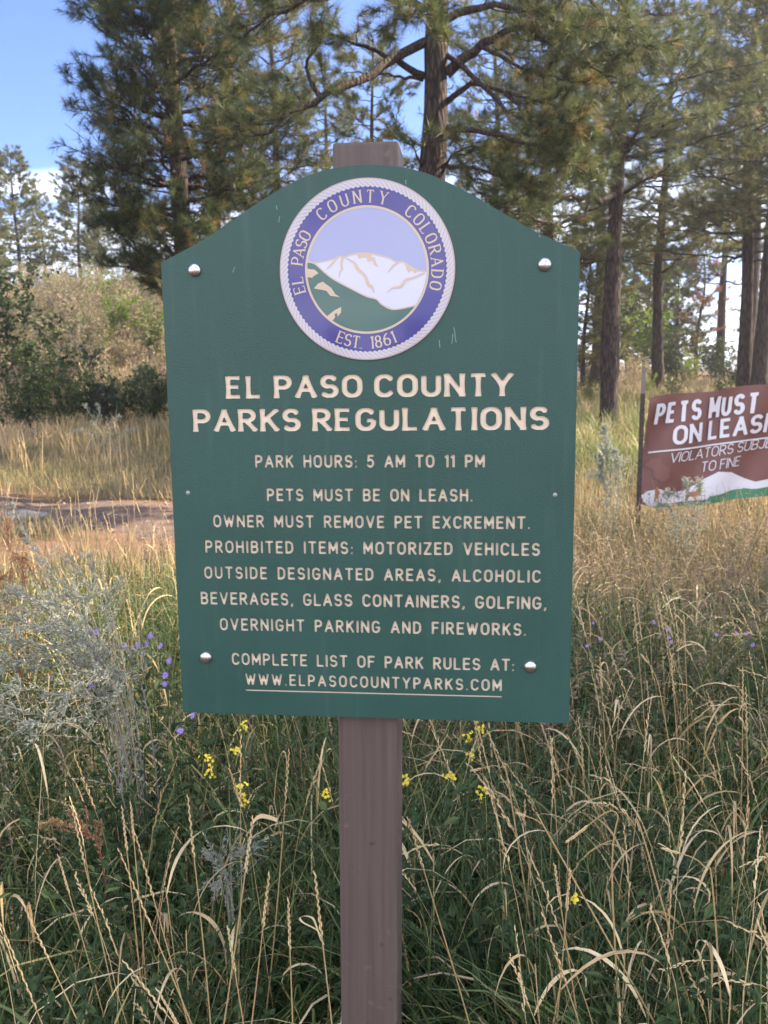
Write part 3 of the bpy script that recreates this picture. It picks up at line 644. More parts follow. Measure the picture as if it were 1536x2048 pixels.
class Pine:
    def __init__(s, seed, needle=0.17, nw=0.0042, per=34, tint=0.45):
        s.r = np.random.default_rng(seed); s.wood = MB(); s.leaf = MB(); s.needle = needle; s.nw = nw; s.per = per; s.tint = tint; s.start = 0.30
    def trunk(s, pts, r0, r1, n=26, m=14):
        P = smoothpath(pts, n); t = np.linspace(0, 1, n); R = r0 * (1 - t) + r1 * t; R[0] *= 1.3; R[1] *= 1.1
        s.tp = P; s.tr = R
        tubes(s.wood, P[None], (R * (1 + s.r.normal(size=n) * .02))[None], m)
        v = s.wood.v[-1].reshape(n, m, 3); c = P[:, None]
        s.wood.v[-1] = (c + (v - c) * (1 + 0.06 * s.r.normal(size=(n, m)))[..., None]).reshape(-1, 3)
    def tufts(s, C, D, size=1.0, dead=0.02):
        K = len(C)
        if not K: return
        n = s.per; D = nrm(D)
        d = nrm(D[:, None] * 0.80 + s.r.normal(size=(K, n, 3)) * 0.50 + np.array([0, 0, -0.05]))
        b = C[:, None] - D[:, None] * (s.r.random((K, n, 1)) * s.needle * 0.75)
        L = s.needle * size * (0.65 + 0.5 * s.r.random((K, n, 1)))
        sd = nrm(np.cross(d, s.r.normal(size=(K, n, 3)))) * s.nw * 0.5
        tip = b + d * L; tip[..., 2] -= (L[..., 0] * 0.10)
        V = np.stack([b - sd, b + sd, tip], 2).reshape(-1, 3)
        tt = np.clip(s.tint + s.r.normal(size=(K, 1)) * 0.20 + s.r.normal(size=(K, n)) * 0.08, 0, 0.86)
        dm = s.r.random(K) < dead; tt[dm] = np.clip(0.93 + s.r.normal(size=(dm.sum(), n)) * .03, .88, 1)
        s.leaf.add(V, f3=np.arange(K * n * 3).reshape(-1, 3), tint=np.repeat(tt.ravel(), 3))
    def bough(s, pts, r0, nsub=9, sub=0.8, ntuft=6, start=0.25, up=0.25, dead=0.02, size=1.0, bare=0.0):
        """a limb along pts with side twigs that end in needle tufts"""
        rng = s.r; P = smoothpath(pts, 12); t = np.linspace(0, 1, 12)
        P[1:-1] += rng.normal(size=(10, 3)) * 0.03 * np.linalg.norm(P[-1] - P[0]) * .35
        tubes(s.wood, P[None], (r0 * (1 - 0.82 * t))[None], 6)
        L = np.linalg.norm(P[-1] - P[0])
        u = np.sort(start + (1 - start) * rng.random(nsub) ** 0.8); u[-1] = 1.0
        b, tg = sample(P[None], u[None]); b, tg = b[0], tg[0]
        side = nrm(np.cross(tg, [0, 0, 1.0])) * np.where(np.arange(nsub) % 2, 1, -1)[:, None]
        d = nrm(tg * (0.55 + 0.5 * rng.random((nsub, 1))) + side * (0.4 + 0.7 * rng.random((nsub, 1))) + np.array([0, 0, 1.0]) * (up + 0.35 * rng.normal(size=(nsub, 1))))
        d[-1] = tg[-1]
        ln = sub * (1.15 - 0.55 * u) * (0.6 + 0.7 * rng.random(nsub))
        tt = np.linspace(0, 1, 6)
        SP = b[:, None] + d[:, None] * (ln[:, None] * tt)[..., None] + np.array([0, 0, 1.0]) * (0.18 * ln[:, None] * tt ** 2)[..., None]
        SP[:, 1:] += rng.normal(size=(nsub, 5, 3)) * (0.05 * ln)[:, None, None]
        tubes(s.wood, SP, np.clip(0.010 * (1 - 0.7 * tt)[None] * (ln[:, None] * 0.6 + 0.6), 0.003, None), 4)
        keep = rng.random(nsub) >= bare
        q = 0.3 + 0.7 * rng.random((nsub, ntuft)); q[:, 0] = 1.0
        C, T = sample(SP, q)
        off = nrm(T + rng.normal(size=T.shape) * 0.75 + np.array([0, 0, 0.3]))
        ext = (0.05 + 0.20 * rng.random((nsub, ntuft, 1))) * np.where(q[..., None] > .99, .2, 1)
        C2 = C + off * ext * min(1.0, sub * 1.2)
        TW_ = np.stack([C, C2], 2).reshape(-1, 2, 3); kk = np.repeat(keep, ntuft)
        tubes(s.wood, TW_[kk], np.full((kk.sum(), 2), 0.004), 3)
        s.tufts(C2.reshape(-1, 3)[kk], off.reshape(-1, 3)[kk], size, dead)
    def whorls(s, z0, z1, n, length, droop=0.0, az=None, r0=0.03, nsub=8, ntuft=5, sub=0.7, up=0.25, dead=0.02, bare=0.0, rise=0.25):
        """limbs round the trunk between heights z0 and z1; length(f) gives their reach, f from 0 at z0 to 1 at z1"""
        for k in range(n):
            f = (k + s.r.random()) / n; z = z0 + (z1 - z0) * f
            i = np.clip(np.searchsorted(s.tp[:, 2], z), 1, len(s.tp) - 1); w = (z - s.tp[i - 1, 2]) / max(s.tp[i, 2] - s.tp[i - 1, 2], 1e-6)
            B = s.tp[i - 1] * (1 - w) + s.tp[i] * w; B = B.copy(); B[2] = z
            a = k * 2.399 + s.r.normal() * 0.5 if az is None else az(s.r)
            L = length(f) * (0.7 + 0.5 * s.r.random()); h = np.array([math.cos(a), math.sin(a), 0])
            e = B + h * L + np.array([0, 0, rise * L * (0.4 + 0.9 * f) - droop * L])
            m1 = B + h * L * 0.45 + np.array([0, 0, (rise * (0.25 + .5 * f) - droop * 0.3) * L * .5]) + s.r.normal(size=3) * 0.06 * L
            s.bough([B, m1, e], min(r0, s.tr[i] * .5) * (0.6 + 0.4 * L / max(length(0.0), .1)), max(3, int(nsub * (0.5 + 0.5 * L / max(length(0.), .1)))), sub * (0.5 + 0.5 * L / max(length(0.), .1)), ntuft, s.start, up, dead, 1.0, bare)
    def stubs(s, z0, z1, n, L=0.5):
        """dead bare twigs on the lower trunk"""
        z = z0 + (z1 - z0) * s.r.random(n); B = np.stack([np.interp(z, s.tp[:, 2], s.tp[:, k]) for k in range(3)], 1); a = s.r.random(n) * 2 * PI
        t = np.linspace(0, 1, 6); h = np.stack([np.cos(a), np.sin(a), s.r.normal(size=n) * .3], 1); ln = L * (.4 + s.r.random(n))
        P = B[:, None] + h[:, None] * (ln[:, None] * t)[..., None] + np.array([0, 0, -1.0]) * (0.25 * ln[:, None] * t ** 2)[..., None]; P[:, 2:] += s.r.normal(size=(n, 4, 3)) * .05 * L
        tubes(s.wood, P, np.clip(0.014 * (1 - t)[None] * np.ones((n, 1)), .003, None), 4)
    def meshes(s, bark, needles):
        return s.wood.mesh('trunk', bark, True), s.leaf.mesh('crown', needles)
def plant_tree(name, label, cat, group, loc, meshes, parts=('trunk', 'crown'), rz=0.0, scale=1.0):
    e = empty(name, loc, rz); e.scale = (scale,) * 3; tag(e, label, cat, group)
    for pn, me in zip(parts, meshes):
        o = bpy.data.objects.new(pn, me); COL.objects.link(o); o.parent = e
    return e
PG = 'ponderosa pines round the trail'
def world_limb(root, pts): return [np.array(at(*p)) - root for p in pts]
def trunk_at(px0, py0, px1, py1, d, H, lean=0.0):
    """base and trunk line of a tree whose trunk is seen at two photo pixels"""
    a = at(px0, py0, d); b = at(px1, py1, d)
    k = (b - a) / (b[2] - a[2])
    g = a.copy()
    for _ in range(4): g = a + k * (float(G(g[0], g[1])) - a[2])
    return np.array([g[0], g[1], float(G(g[0], g[1])) - 0.12]), np.array([k[0], k[1], 1.0])
def yz(py, d, root): return float(at(768, py, d)[2]) - root[2]

# the dark pine on the left
root, k = trunk_at(362, 500, 345, 150, 14.0, 12)
A = Pine(11, 0.17, 0.0050, 36, 0.33)
A.start = 0.42; A.trunk([(0, 0, 0), k * 3 + [0.05, 0, 0], k * 6, k * 9 + [-.08, 0, 0], k * 13], 0.20, 0.05)
A.whorls(2.8, 11.5, 96, lambda f: 0.93 * (0.72 + 0.5 * math.sin(min(f * 1.5, 1) * PI)), droop=0.0, r0=0.035, nsub=12, ntuft=8, sub=0.75, dead=0.035, rise=0.18, bare=.12)
for pts in ([(340, 545, 14), (290, 515, 13.8), (235, 470, 13.7)], [(345, 560, 14), (300, 545, 13.6), (215, 530, 13.4)], [(350, 520, 14), (320, 480, 13.6), (268, 450, 13.4)],
            [(350, 470, 14), (300, 440, 13.7), (225, 445, 13.5)], [(345, 300, 14), (270, 235, 13.5), (160, 165, 13)], [(345, 380, 14), (280, 330, 13.8), (195, 345, 13.6)]):
    A.bough(world_limb(root, pts), 0.045, 12, 0.55, 7, 0.35, 0.25)
plant_tree('pine_tree', 'tall dark pine rising behind the left shoulder of the green sign', 'tree', PG, root, A.meshes(M_bark, M_needle))
# second trunk close behind it
root, k = trunk_at(425, 480, 443, 150, 17.0, 12)
B2 = Pine(12, 0.17, 0.0055, 32, 0.5)
B2.trunk([(0, 0, 0), k * 4, k * 8 + [.1, 0, 0], k * 12], 0.19, 0.05)
B2.whorls(3.9, 11.5, 80, lambda f: 1.9 * (1 - .4 * f), r0=0.03, nsub=10, ntuft=8, sub=0.75, dead=0.06)
B2.stubs(1.5, 5, 8)
plant_tree('pine_tree', 'reddish trunked pine just right of the tall dark pine, above the sign', 'tree', PG, root, B2.meshes(M_bark_red, M_needle))
# the thick trunk straight above the post
root, k = trunk_at(866, 330, 869, 60, 12.0, 12)
B = Pine(13, 0.20, 0.0050, 40, 0.42)
B.trunk([(0, 0, 0), k * 4, k * 8 + [.04, 0, 0], k * 13], 0.235, 0.10)
c = lambda pts, *a, **kw: B.bough(world_limb(root, pts), *a, **kw)
c([(848, 85, 12), (740, 140, 11.3), (640, 195, 10.8), (545, 248, 10.4), (468, 295, 10.2)], 0.075, 16, 0.75, 7, 0.42, 0.30)
c([(848, 152, 12), (762, 106, 11.7), (650, 66, 11.4)], 0.055, 10, 0.6, 6, 0.5, 0.1)
c([(640, 195, 10.8), (612, 130, 10.7), (650, 70, 10.6)], 0.04, 7, 0.5, 6, 0.5, 0.2)
c([(848, 20, 12), (740, -10, 11.4), (590, 10, 10.8), (500, 60, 10.5)], 0.06, 14, 0.8, 7, 0.3, 0.1)
c([(848, -60, 12), (760, -80, 11), (640, -60, 10)], 0.06, 14, 0.8, 7, 0.3, -.1)
c([(845, 160, 12), (780, 150, 12.3), (700, 145, 12.6)], 0.03, 6, 0.4, 3, 0.4, 0.1, bare=.5)
c([(893, 148, 12), (960, 92, 11.8), (1040, 55, 11.5), (1130, 50, 11.2)], 0.08, 16, 0.8, 7, 0.35, 0.05)
c([(892, 205, 12), (935, 166, 11.8), (1010, 185, 11.5), (1090, 208, 11.2), (1150, 215, 11.0)], 0.045, 14, 0.55, 7, 0.5, -.15)
c([(892, 40, 12), (980, 10, 11.3), (1100, 30, 10.6), (1210, 90, 10.2)], 0.06, 20, 0.85, 8, 0.25, -.05, dead=.05)
c([(892, -40, 12), (1000, -50, 11), (1150, -20, 10.2), (1260, 60, 9.8)], 0.06, 20, 0.9, 8, 0.2, -.1)
c([(1010, 185, 11.5), (1060, 240, 11.2), (1130, 290, 11)], 0.03, 10, 0.55, 7, 0.3, -.1, dead=.3)
c([(960, 92, 11.8), (1040, 130, 11.2), (1150, 165, 10.8)], 0.04, 14, 0.6, 8, 0.3, -.05, dead=.15)
c([(850, 300, 12), (800, 262, 11.6), (790, 240, 11.3)], 0.018, 4, 0.3, 2, 0.5, 0.1, bare=.4)
c([(890, 330, 12), (920, 300, 11.5), (985, 292, 11.2)], 0.022, 7, 0.45, 6, 0.3, 0.0)
c([(846, 345, 12), (830, 300, 11.7), (815, 285, 11.5)], 0.022, 5, 0.35, 5, 0.3, 0.1)
c([(868, -30, 12), (850, 15, 10.8), (880, 55, 10.2)], 0.03, 10, 0.55, 7, 0.2, -.1); c([(862, -60, 12), (810, 0, 11), (790, 60, 10.5)], 0.03, 10, 0.55, 7, 0.2, -.1)
c([(893, 255, 12), (990, 270, 11.2), (1085, 300, 10.6), (1170, 345, 10.2)], 0.045, 18, 0.7, 8, 0.3, -.05, dead=.03); c([(893, 110, 12), (985, 190, 11), (1060, 250, 10.5), (1130, 260, 10.2)], 0.04, 16, 0.65, 8, 0.35, -.1, dead=.10)
c([(892, 330, 12), (960, 340, 11.3), (1040, 365, 10.8)], 0.035, 14, 0.6, 8, 0.25, 0.0); c([(1040, 55, 11.5), (1120, 100, 10.8), (1210, 150, 10.4)], 0.04, 16, 0.7, 8, 0.2, -.05, dead=.04)
B.whorls(7.6, 12.5, 40, lambda f: 2.8 * (1 - .5 * f), r0=0.05, nsub=10, ntuft=6, sub=0.8)
plant_tree('pine_tree', 'large pine with the thick grey trunk directly above the brown post', 'tree', PG, root, B.meshes(M_bark, M_needle))
# the pine right of the sign, its long lower boughs reaching left over the sign's shoulder
root, k = trunk_at(1216, 860, 1240, 250, 18.0, 13)
C_ = Pine(14, 0.20, 0.0052, 38, 0.40)
C_.trunk([(0, 0, 0), k * 3 + [-.03, 0, 0], k * 7, k * 13], 0.215, 0.08)
c = lambda pts, *a, **kw: C_.bough(world_limb(root, pts), *a, **kw)
c([(1228, 392, 18), (1170, 400, 16), (1080, 375, 14), (960, 385, 12.5)], 0.07, 20, 0.8, 8, 0.25, 0.1)
c([(1230, 370, 18), (1140, 330, 15), (1040, 320, 13), (920, 290, 12)], 0.06, 20, 0.8, 8, 0.25, 0.1)
c([(1232, 330, 18), (1180, 300, 15.5), (1120, 310, 13.5), (1060, 290, 12)], 0.05, 18, 0.8, 8, 0.2, 0.0, dead=.03)
c([(1226, 430, 18), (1160, 440, 16), (1090, 440, 14), (1010, 420, 12.8)], 0.05, 18, 0.7, 8, 0.25, 0.0)
c([(1224, 470, 18), (1180, 480, 17), (1130, 500, 16)], 0.03, 10, 0.6, 7, 0.25, 0.0)
c([(1250, 385, 18), (1290, 360, 16.5), (1340, 330, 15)], 0.04, 14, 0.7, 8, 0.25, 0.0)
c([(1250, 290, 18), (1310, 250, 16.5), (1400, 235, 15)], 0.05, 14, 0.7, 7, 0.3, 0.0)
c([(1238, 280, 18), (1180, 220, 16), (1130, 180, 14)], 0.05, 16, 0.8, 8, 0.25, 0.0)
c([(1250, 180, 18), (1290, 110, 16), (1350, 70, 14.5)], 0.05, 16, 0.8, 7, 0.25, 0.0)
C_.stubs(2.0, 5.0, 16, 0.7)
C_.whorls(5.6, 12.5, 60, lambda f: 2.6 * (1 - .5 * f), r0=0.045, nsub=10, ntuft=6, sub=0.8)
plant_tree('pine_tree', 'straight trunked pine standing just right of the green sign', 'tree', PG, root, C_.meshes(M_bark, M_needle))
# generic pines, copied
def generic(seed, H, r, z0, reach, nl, needle, nw, per, tint, sub=0.8, dead=0.025, nsub=10, ntuft=7, bare=0.0, stubs=6, taper=.6):
    p = Pine(seed, needle, nw, per, tint)
    b = p.r.normal(size=(3, 2)) * 0.10
    p.trunk([(0, 0, 0), (b[0, 0], b[0, 1], H * .33), (b[1, 0], b[1, 1], H * .66), (b[2, 0], b[2, 1], H)], r, r * .12)
    p.whorls(z0, H * .985, nl, lambda f: reach * (1 - taper * f ** 1.5), r0=r * .2, nsub=nsub, ntuft=ntuft, sub=sub, dead=dead, bare=bare)
    p.tufts(np.array([[b[2, 0], b[2, 1], H]]), np.array([[0, 0, 1.0]]))
    if stubs: p.stubs(z0 * .4, z0, stubs)
    return p
G1 = generic(21, 12.5, 0.21, 4.0, 2.6, 72, 0.19, 0.0075, 26, 0.56).meshes(M_bark, M_needle)
G2 = generic(22, 13.5, 0.23, 4.8, 2.6, 64, 0.19, 0.0085, 24, 0.60, bare=.1).meshes(M_bark, M_needle)
G3 = generic(23, 9.0, 0.15, 1.5, 2.3, 96, 0.20, 0.014, 22, 0.74, sub=.65).meshes(M_bark, M_needle)
G4 = generic(24, 11, 0.17, 3.0, 1.9, 62, 0.20, 0.011, 20, 0.72, sub=.65, bare=.1).meshes(M_bark, M_needle)
GD = generic(25, 7.0, 0.10, 1.5, 1.3, 26, 0.17, 0.011, 14, 0.5, sub=.5, bare=.3).meshes(M_bark_red, M_dead)
def put(ms, px, py, d, label, rz, sc=1.0, name='pine_tree', group=PG):
    g = gp(px, py, d); g[2] -= 0.1
    return plant_tree(name, label, 'tree', group, g, ms, rz=rz, scale=sc)
put(G2, 1192, 770, 36, 'reddish pine trunk half hidden behind the straight trunk right of the sign', 1.0, 1.15)
put(G1, 1317, 760, 30, 'slim pine trunk between the straight trunk and the banner lettering', 2.2, 1.05)
put(G2, 1440, 740, 44, 'thin far pine trunk in the bright gap right of the sign', 4.0, 1.1)
put(G1, 1488, 770, 26, 'pine trunk above the banner, left one of the leaning pair', 0.4, 1.1)
put(G2, 1516, 770, 25.5, 'pine trunk above the banner, right one of the leaning pair', 3.0, 1.1)
put(G1, 1585, 760, 22, 'pine at the right edge of the photo, crown hanging over the banner', 5.2, 1.15)
put(G4, 752, 400, 27, 'thin young pine seen against the sky left of the post top', 0.3, 1.0)
put(G3, 1255, 740, 60, 'far pine filling the gap right of the sign edge', 2.0, 1.2)
put(GD, 1392, 745, 44, 'dead rust brown pine beside the bright gap', 2.0, 1.15)
c2 = [(1105, 600, 23, G1, 'pine whose crown fills the space over the right shoulder of the sign', 0.9, 1.0), (1495, 600, 33, G2, 'hazy pine behind the leaning pair of trunks', 1.5, 1.2), (660, 500, 38, G1, 'pine seen far back through the limbs left of the post top', 5.9, 1.0)]
for px, py, d, ms, lab, rz, sc in c2: put(ms, px, py, d, lab, rz, sc)
put(G1, 980, 600, 28, 'pine crown seen between the thick trunk and the straight trunk', 3.3, 1.0)
put(G2, 560, 600, 30, 'pine behind the big left limb, over the sign shoulder', 4.4, 1.0)
# pines up the hillside on the left
for px, py, d, ms, rz, sc, lab in ((42, 590, 46, G3, 0.2, 0.80, 'tallest hillside pine, at the left edge of the photo'), (93, 590, 52, G4, 1.3, 0.52, 'small slender hillside pine with a bare lower trunk'),
                                   (163, 570, 54, G3, 2.9, 0.86, 'broad pale green hillside pine left of the tall dark pine'), (205, 575, 47, G3, 5.1, 0.48, 'low bushy hillside pine under the broad pale one'),
                                   (-30, 590, 40, G3, 4.1, 0.68, 'hillside pine cut off by the left edge of the photo'), (262, 570, 58, G4, 0.9, 0.55, 'hillside pine half hidden by the low limb of the tall dark pine'), (300, 590, 50, G3, 3.7, 0.45, 'short hillside pine close to the left edge of the sign')):
    put(ms, px, py, d, lab, rz, sc, group='pines up the hillside')
for px, py, d, ms, rz, sc, lab in ((1166, 760, 33, G3, 1.2, 0.75, 'low full pine against the right edge of the sign'), (1288, 760, 47, G3, 2.2, 0.85, 'full young pine right of the straight trunk, behind the leafy shrub'),
                                   (1352, 760, 45, G3, 3.2, 0.80, 'full young pine right of the slim trunk'), (1560, 760, 41, G3, 4.2, .8, 'full pine at the right edge behind the leaning pair')):
    put(ms, px, py, d, lab, rz, sc, group='pines under the right hand wood')
# the rest of the wood to the right, outside the frame: it shades the verge
for k, (x, y, ms, rz, sc) in enumerate(((8.0, 2.0, G1, 1.1, 1.0), (10.5, 5.0, G2, 2.7, 1.0), (13.0, 2.5, G2, 4.4, 1.0), (6.2, 0.4, G1, 0.2, .8), (13.5, 7.5, G1, 3.0, 1.0))):
    plant_tree('pine_tree', 'pine of the wood standing out of sight to the right', 'tree', 'pines out of frame on the right', (x, y, float(G(x, y)) - .1), ms, rz=rz, scale=sc)

for x, y, rz, sc in ((-9.6, -60, .3, .62), (-5.2, -61, 2.0, .5), (-3.6, -60, 4.0, .66)):            # what the glossy seal mirrors
    plant_tree('pine_tree', 'far pine behind the photographer, mirrored in the glossy seal', 'tree', 'pines behind the photographer', (x, y, float(G(x, y)) - .1), G3, rz=rz, scale=sc)
# ------------------------------------------------------------------ shrubs, saplings, weeds
M_twig = solid('grey_twig', (0.20, 0.155, 0.125), 0.85, 0.15)
M_stem = solid('dark_stem', (0.10, 0.075, 0.055), 0.85, 0.15)
M_oak = plant_mat('oak_leaf', [(0.0, (0.022, 0.045, 0.016)), (0.6, (0.060, 0.095, 0.028)), (1.0, (0.16, 0.15, 0.05))], trans=0.4, rough=0.5)
M_lime = plant_mat('bright_leaf', [(0.0, (0.09, 0.17, 0.025)), (0.6, (0.18, 0.27, 0.04)), (1.0, (0.36, 0.30, 0.06))], trans=0.5, rough=0.5)
M_scrub = plant_mat('dry_scrub_leaf', [(0.0, (0.16, 0.17, 0.10)), (0.45, (0.36, 0.31, 0.20)), (0.75, (0.46, 0.36, 0.26)), (0.9, (0.26, 0.30, 0.12)), (1.0, (0.20, 0.27, 0.09))], trans=0.4, rough=0.7)
M_sage = plant_mat('sage_leaf', [(0.0, (0.24, 0.27, 0.22)), (1.0, (0.46, 0.48, 0.41))], trans=0.25, rough=0.75)
M_forb = plant_mat('weed_leaf', [(0.0, (0.026, 0.050, 0.022)), (0.6, (0.070, 0.115, 0.044)), (1.0, (0.22, 0.26, 0.09))], trans=0.3, rough=0.5)
def bush_geo(rng, wood, leaf, base, H, Wd, nst, ntw, nlf, ls, spread=0.5, droop=0.3, r=0.008, tint=0.5, tvar=0.18, lo=0.25):
    B = base + np.concatenate([rng.normal(size=(nst, 2)) * Wd * 0.14, np.full((nst, 1), -.03)], 1)
    P = bent(rng, B, H * (0.55 + 0.5 * rng.random(nst)), rng.random(nst) * spread * 0.8, rng.normal(size=nst) * 0.25 + droop, rng.random(nst) * 2 * PI, 8)
    P[:, 1:] += np.cumsum(rng.normal(size=(nst, 7, 3)) * H * 0.018, 1)
    tt = np.linspace(0, 1, 8); tubes(wood, P, r * (1 - 0.8 * tt)[None] * (0.6 + 0.6 * rng.random((nst, 1))), 4)
    q = lo + (1 - lo) * rng.random((nst, ntw)); C, T = sample(P, q); C = C.reshape(-1, 3); T = T.reshape(-1, 3); K = len(C)
    d = nrm(T + rng.normal(size=(K, 3)) * 0.8); ln = Wd * 0.30 * (0.4 + 0.8 * rng.random(K)) * (1.2 - 0.5 * np.tile(0.5, K))
    t5 = np.linspace(0, 1, 5); SP = C[:, None] + d[:, None] * (ln[:, None] * t5)[..., None]; SP[:, 1:] += rng.normal(size=(K, 4, 3)) * (ln * .08)[:, None, None]
    tubes(wood, SP, np.full((K, 5), max(r * 0.22, 0.0015)) * (1 - 0.6 * t5)[None], 3)
    if nlf:
        LB, LT = sample(SP, 0.15 + 0.85 * rng.random((K, nlf))); LB = LB.reshape(-1, 3); LT = LT.reshape(-1, 3); M = len(LB)
        leaves(leaf, LB, LT * 0.5 + rsph(rng, M), rsph(rng, M) + [0, 0, .7], ls * (0.6 + 0.7 * rng.random(M)), ls * 0.26 * (0.7 + 0.6 * rng.random(M)),
               np.clip(tint + np.repeat(rng.normal(size=K) * tvar * .6, nlf) + rng.normal(size=M) * tvar * .7, 0, 1))
def shrub(seed, *a, **kw):
    w, l = MB(), MB(); bush_geo(np.random.default_rng(seed), w, l, np.zeros(3), *a, **kw); return w, l
def put_shrub(name, label, cat, group, loc, wl, mats, rz=0.0, sc=1.0, parts=('stems', 'foliage')):
    return plant_tree(name, label, cat, group, loc, (wl[0].mesh(parts[0], mats[0], True), wl[1].mesh(parts[1], mats[1])), parts, rz, sc)
OAK = [shrub(40 + i, 1.9, 1.5, 10, 18, 13, 0.075, 0.6, 0.35, 0.016, 0.35) for i in range(3)]
OAKM = [(w.mesh('stems', M_stem, True), l.mesh('foliage', M_oak)) for w, l in OAK]
LIM = shrub(44, 2.4, 1.5, 8, 12, 9, 0.10, 0.4, 0.3, 0.016, 0.45)
LIMM = (LIM[0].mesh('stems', M_twig, True), LIM[1].mesh('foliage', M_lime))
SCR = [shrub(46 + i, 1.8, 1.7, 14, 14, 5, 0.075, 0.6, 0.4, 0.014, 0.5) for i in range(2)]
SCRM = [(w.mesh('stems', M_twig, True), l.mesh('foliage', M_scrub)) for w, l in SCR]
def ps(ms, name, px, py, d, label, cat, group, rz, sc, parts=('stems', 'foliage')):
    return plant_tree(name, label, cat, group, gp(px, py, d), ms, parts, rz, sc)
OG = 'dark oak shrubs on the bank across the trail'
for px, py, d, i, sc, rz, lab in (
        (88, 760, 22.5, 0, 1.45, 0.0, 'upright dark oak sapling on the bank, standing clear of the shrubs'), (10, 640, 27, 1, 2.1, 1.0, 'tall dark oak at the left edge of the photo'),
        (30, 820, 20.5, 2, 0.9, 2.0, 'dark oak shrub at the left edge, foot of the bank'), (120, 830, 20.5, 1, 0.85, 3.3, 'low dark oak shrub below the upright sapling'),
        (185, 815, 21.0, 0, 0.75, 4.1, 'rounded dark oak shrub in the middle of the bank'), (245, 800, 21.5, 2, 0.9, 5.5, 'dark oak shrub right of the rounded one on the bank'),
        (318, 790, 21.5, 1, 0.95, 0.6, 'dark oak shrub touching the left edge of the sign'), (322, 690, 24, 0, 0.7, 2.5, 'small oak shrub higher up against the left edge of the sign'),
        (150, 770, 23.5, 2, 0.7, 1.7, 'dark oak shrub behind the rounded one, higher on the bank')):
    ps(OAKM[i], 'oak_shrub', px, py, d, lab, 'shrub', OG, rz, sc)
for px, py, d, sc, rz, lab in ((60, 790, 23, 1.0, .4, 'grey twiggy shrub left of the upright oak sapling'), (218, 780, 22.5, 1.05, 2.2, 'grey twiggy shrub between the dark oak shrubs on the bank'), (285, 760, 24, 1.0, 4.0, 'tan twiggy shrub above the young pine by the sign')):
    ps(SCRM[int(sc > 1.02)], 'twiggy_shrub', px, py, d, lab, 'shrub', 'twiggy shrubs on the bank', rz, sc)
ps(LIMM, 'leafy_sapling', 225, 660, 31, 'bright green leafy sapling among the dry scrub on the hill', 'sapling', 'leafy saplings on the hill', 0.5, 1.15)
ps(LIMM, 'leafy_sapling', 308, 665, 29, 'yellow green leafy sapling beside the left edge of the sign', 'sapling', 'leafy saplings on the hill', 2.5, 0.9)
# young pines
def sapling_pine(seed, H, R):
    p = Pine(seed, 0.13, 0.008, 22, 0.35); p.trunk([(0, 0, 0), (0.02, 0, H * .5), (0, .02, H)], 0.025, 0.006, 12, 6)
    p.whorls(0.12, H * .95, 30, lambda f: R * (1 - .8 * f) + .08, r0=0.008, nsub=5, ntuft=4, sub=R * .6, dead=0.02, rise=.4); return p.meshes(M_bark, M_needle_cool)
YP = sapling_pine(51, 1.5, 0.45)
for px, py, d, sc, rz, lab in ((183, 700, 25, 1.0, 0, 'slim young pine left of the middle on the bank'), (287, 770, 22.5, 1.0, 1.5, 'young pine on the bank near the left edge of the sign'), (215, 810, 20.8, 0.8, 2.8, 'young pine low down between the dark oak shrubs')):
    ps(YP, 'young_pine', px, py, d, lab, 'sapling', 'young pines on the bank', rz, sc, ('trunk', 'crown'))
# dry scrub covering the hill: nobody could count it
rng = np.random.default_rng(60); w, l = MB(), MB()
for k in range(190):
    px = rng.uniform(-250, 420); d = rng.uniform(26, 48); g = gp(px, 650, d); H = rng.uniform(1.1, 2.1)
    bush_geo(rng, w, l, g, H, H * .9, 9, 9, 5, 0.10, 0.6, 0.4, 0.014, rng.uniform(.1, 1.15), 0.2)
o = w.build('scrub_thicket', M_twig); tag(o, 'grey twigs of the dry scrub covering the hillside', 'scrub', kind='stuff')
o = l.build('scrub_foliage', M_scrub); tag(o, 'tan and olive leaves of the dry scrub covering the hillside', 'scrub', kind='stuff')
# right side understorey
RG = 'shrubs under the pines on the right'
for ms, nm, px, py, d, sc, rz, lab in (
        (LIMM, 'leafy_shrub', 1268, 765, 40, 2.2, 0.3, 'tall bright green leafy shrub right of the straight pine trunk'), (OAKM[1], 'leafy_shrub', 1345, 765, 42, 1.7, 1.3, 'dark green shrub right of the slim pine trunk'),
        (OAKM[0], 'leafy_shrub', 1420, 770, 38, 1.4, 2.3, 'dark rounded shrub at the foot of the thin far trunk'), (SCRM[0], 'leafy_shrub', 1262, 780, 34, 1.0, 3.3, 'pale dry shrub beside the top of the metal post'),
        (LIMM, 'leafy_shrub', 1378, 775, 36, 0.75, 4.3, 'small yellow green shrub left of the dark rounded one'), (SCRM[1], 'leafy_shrub', 1172, 770, 44, 1.3, 5.3, 'olive shrub against the right edge of the sign'),
        (OAKM[2], 'leafy_shrub', 1462, 775, 33, 0.8, 0.9, 'twiggy dark shrub left of the leaning pair of trunks'), (SCRM[1], 'leafy_shrub', 1535, 775, 36, 1.3, 1.9, 'rusty shrub at the right edge above the banner')):
    ps(ms, nm, px, py, d, lab, 'shrub', RG, rz, sc)
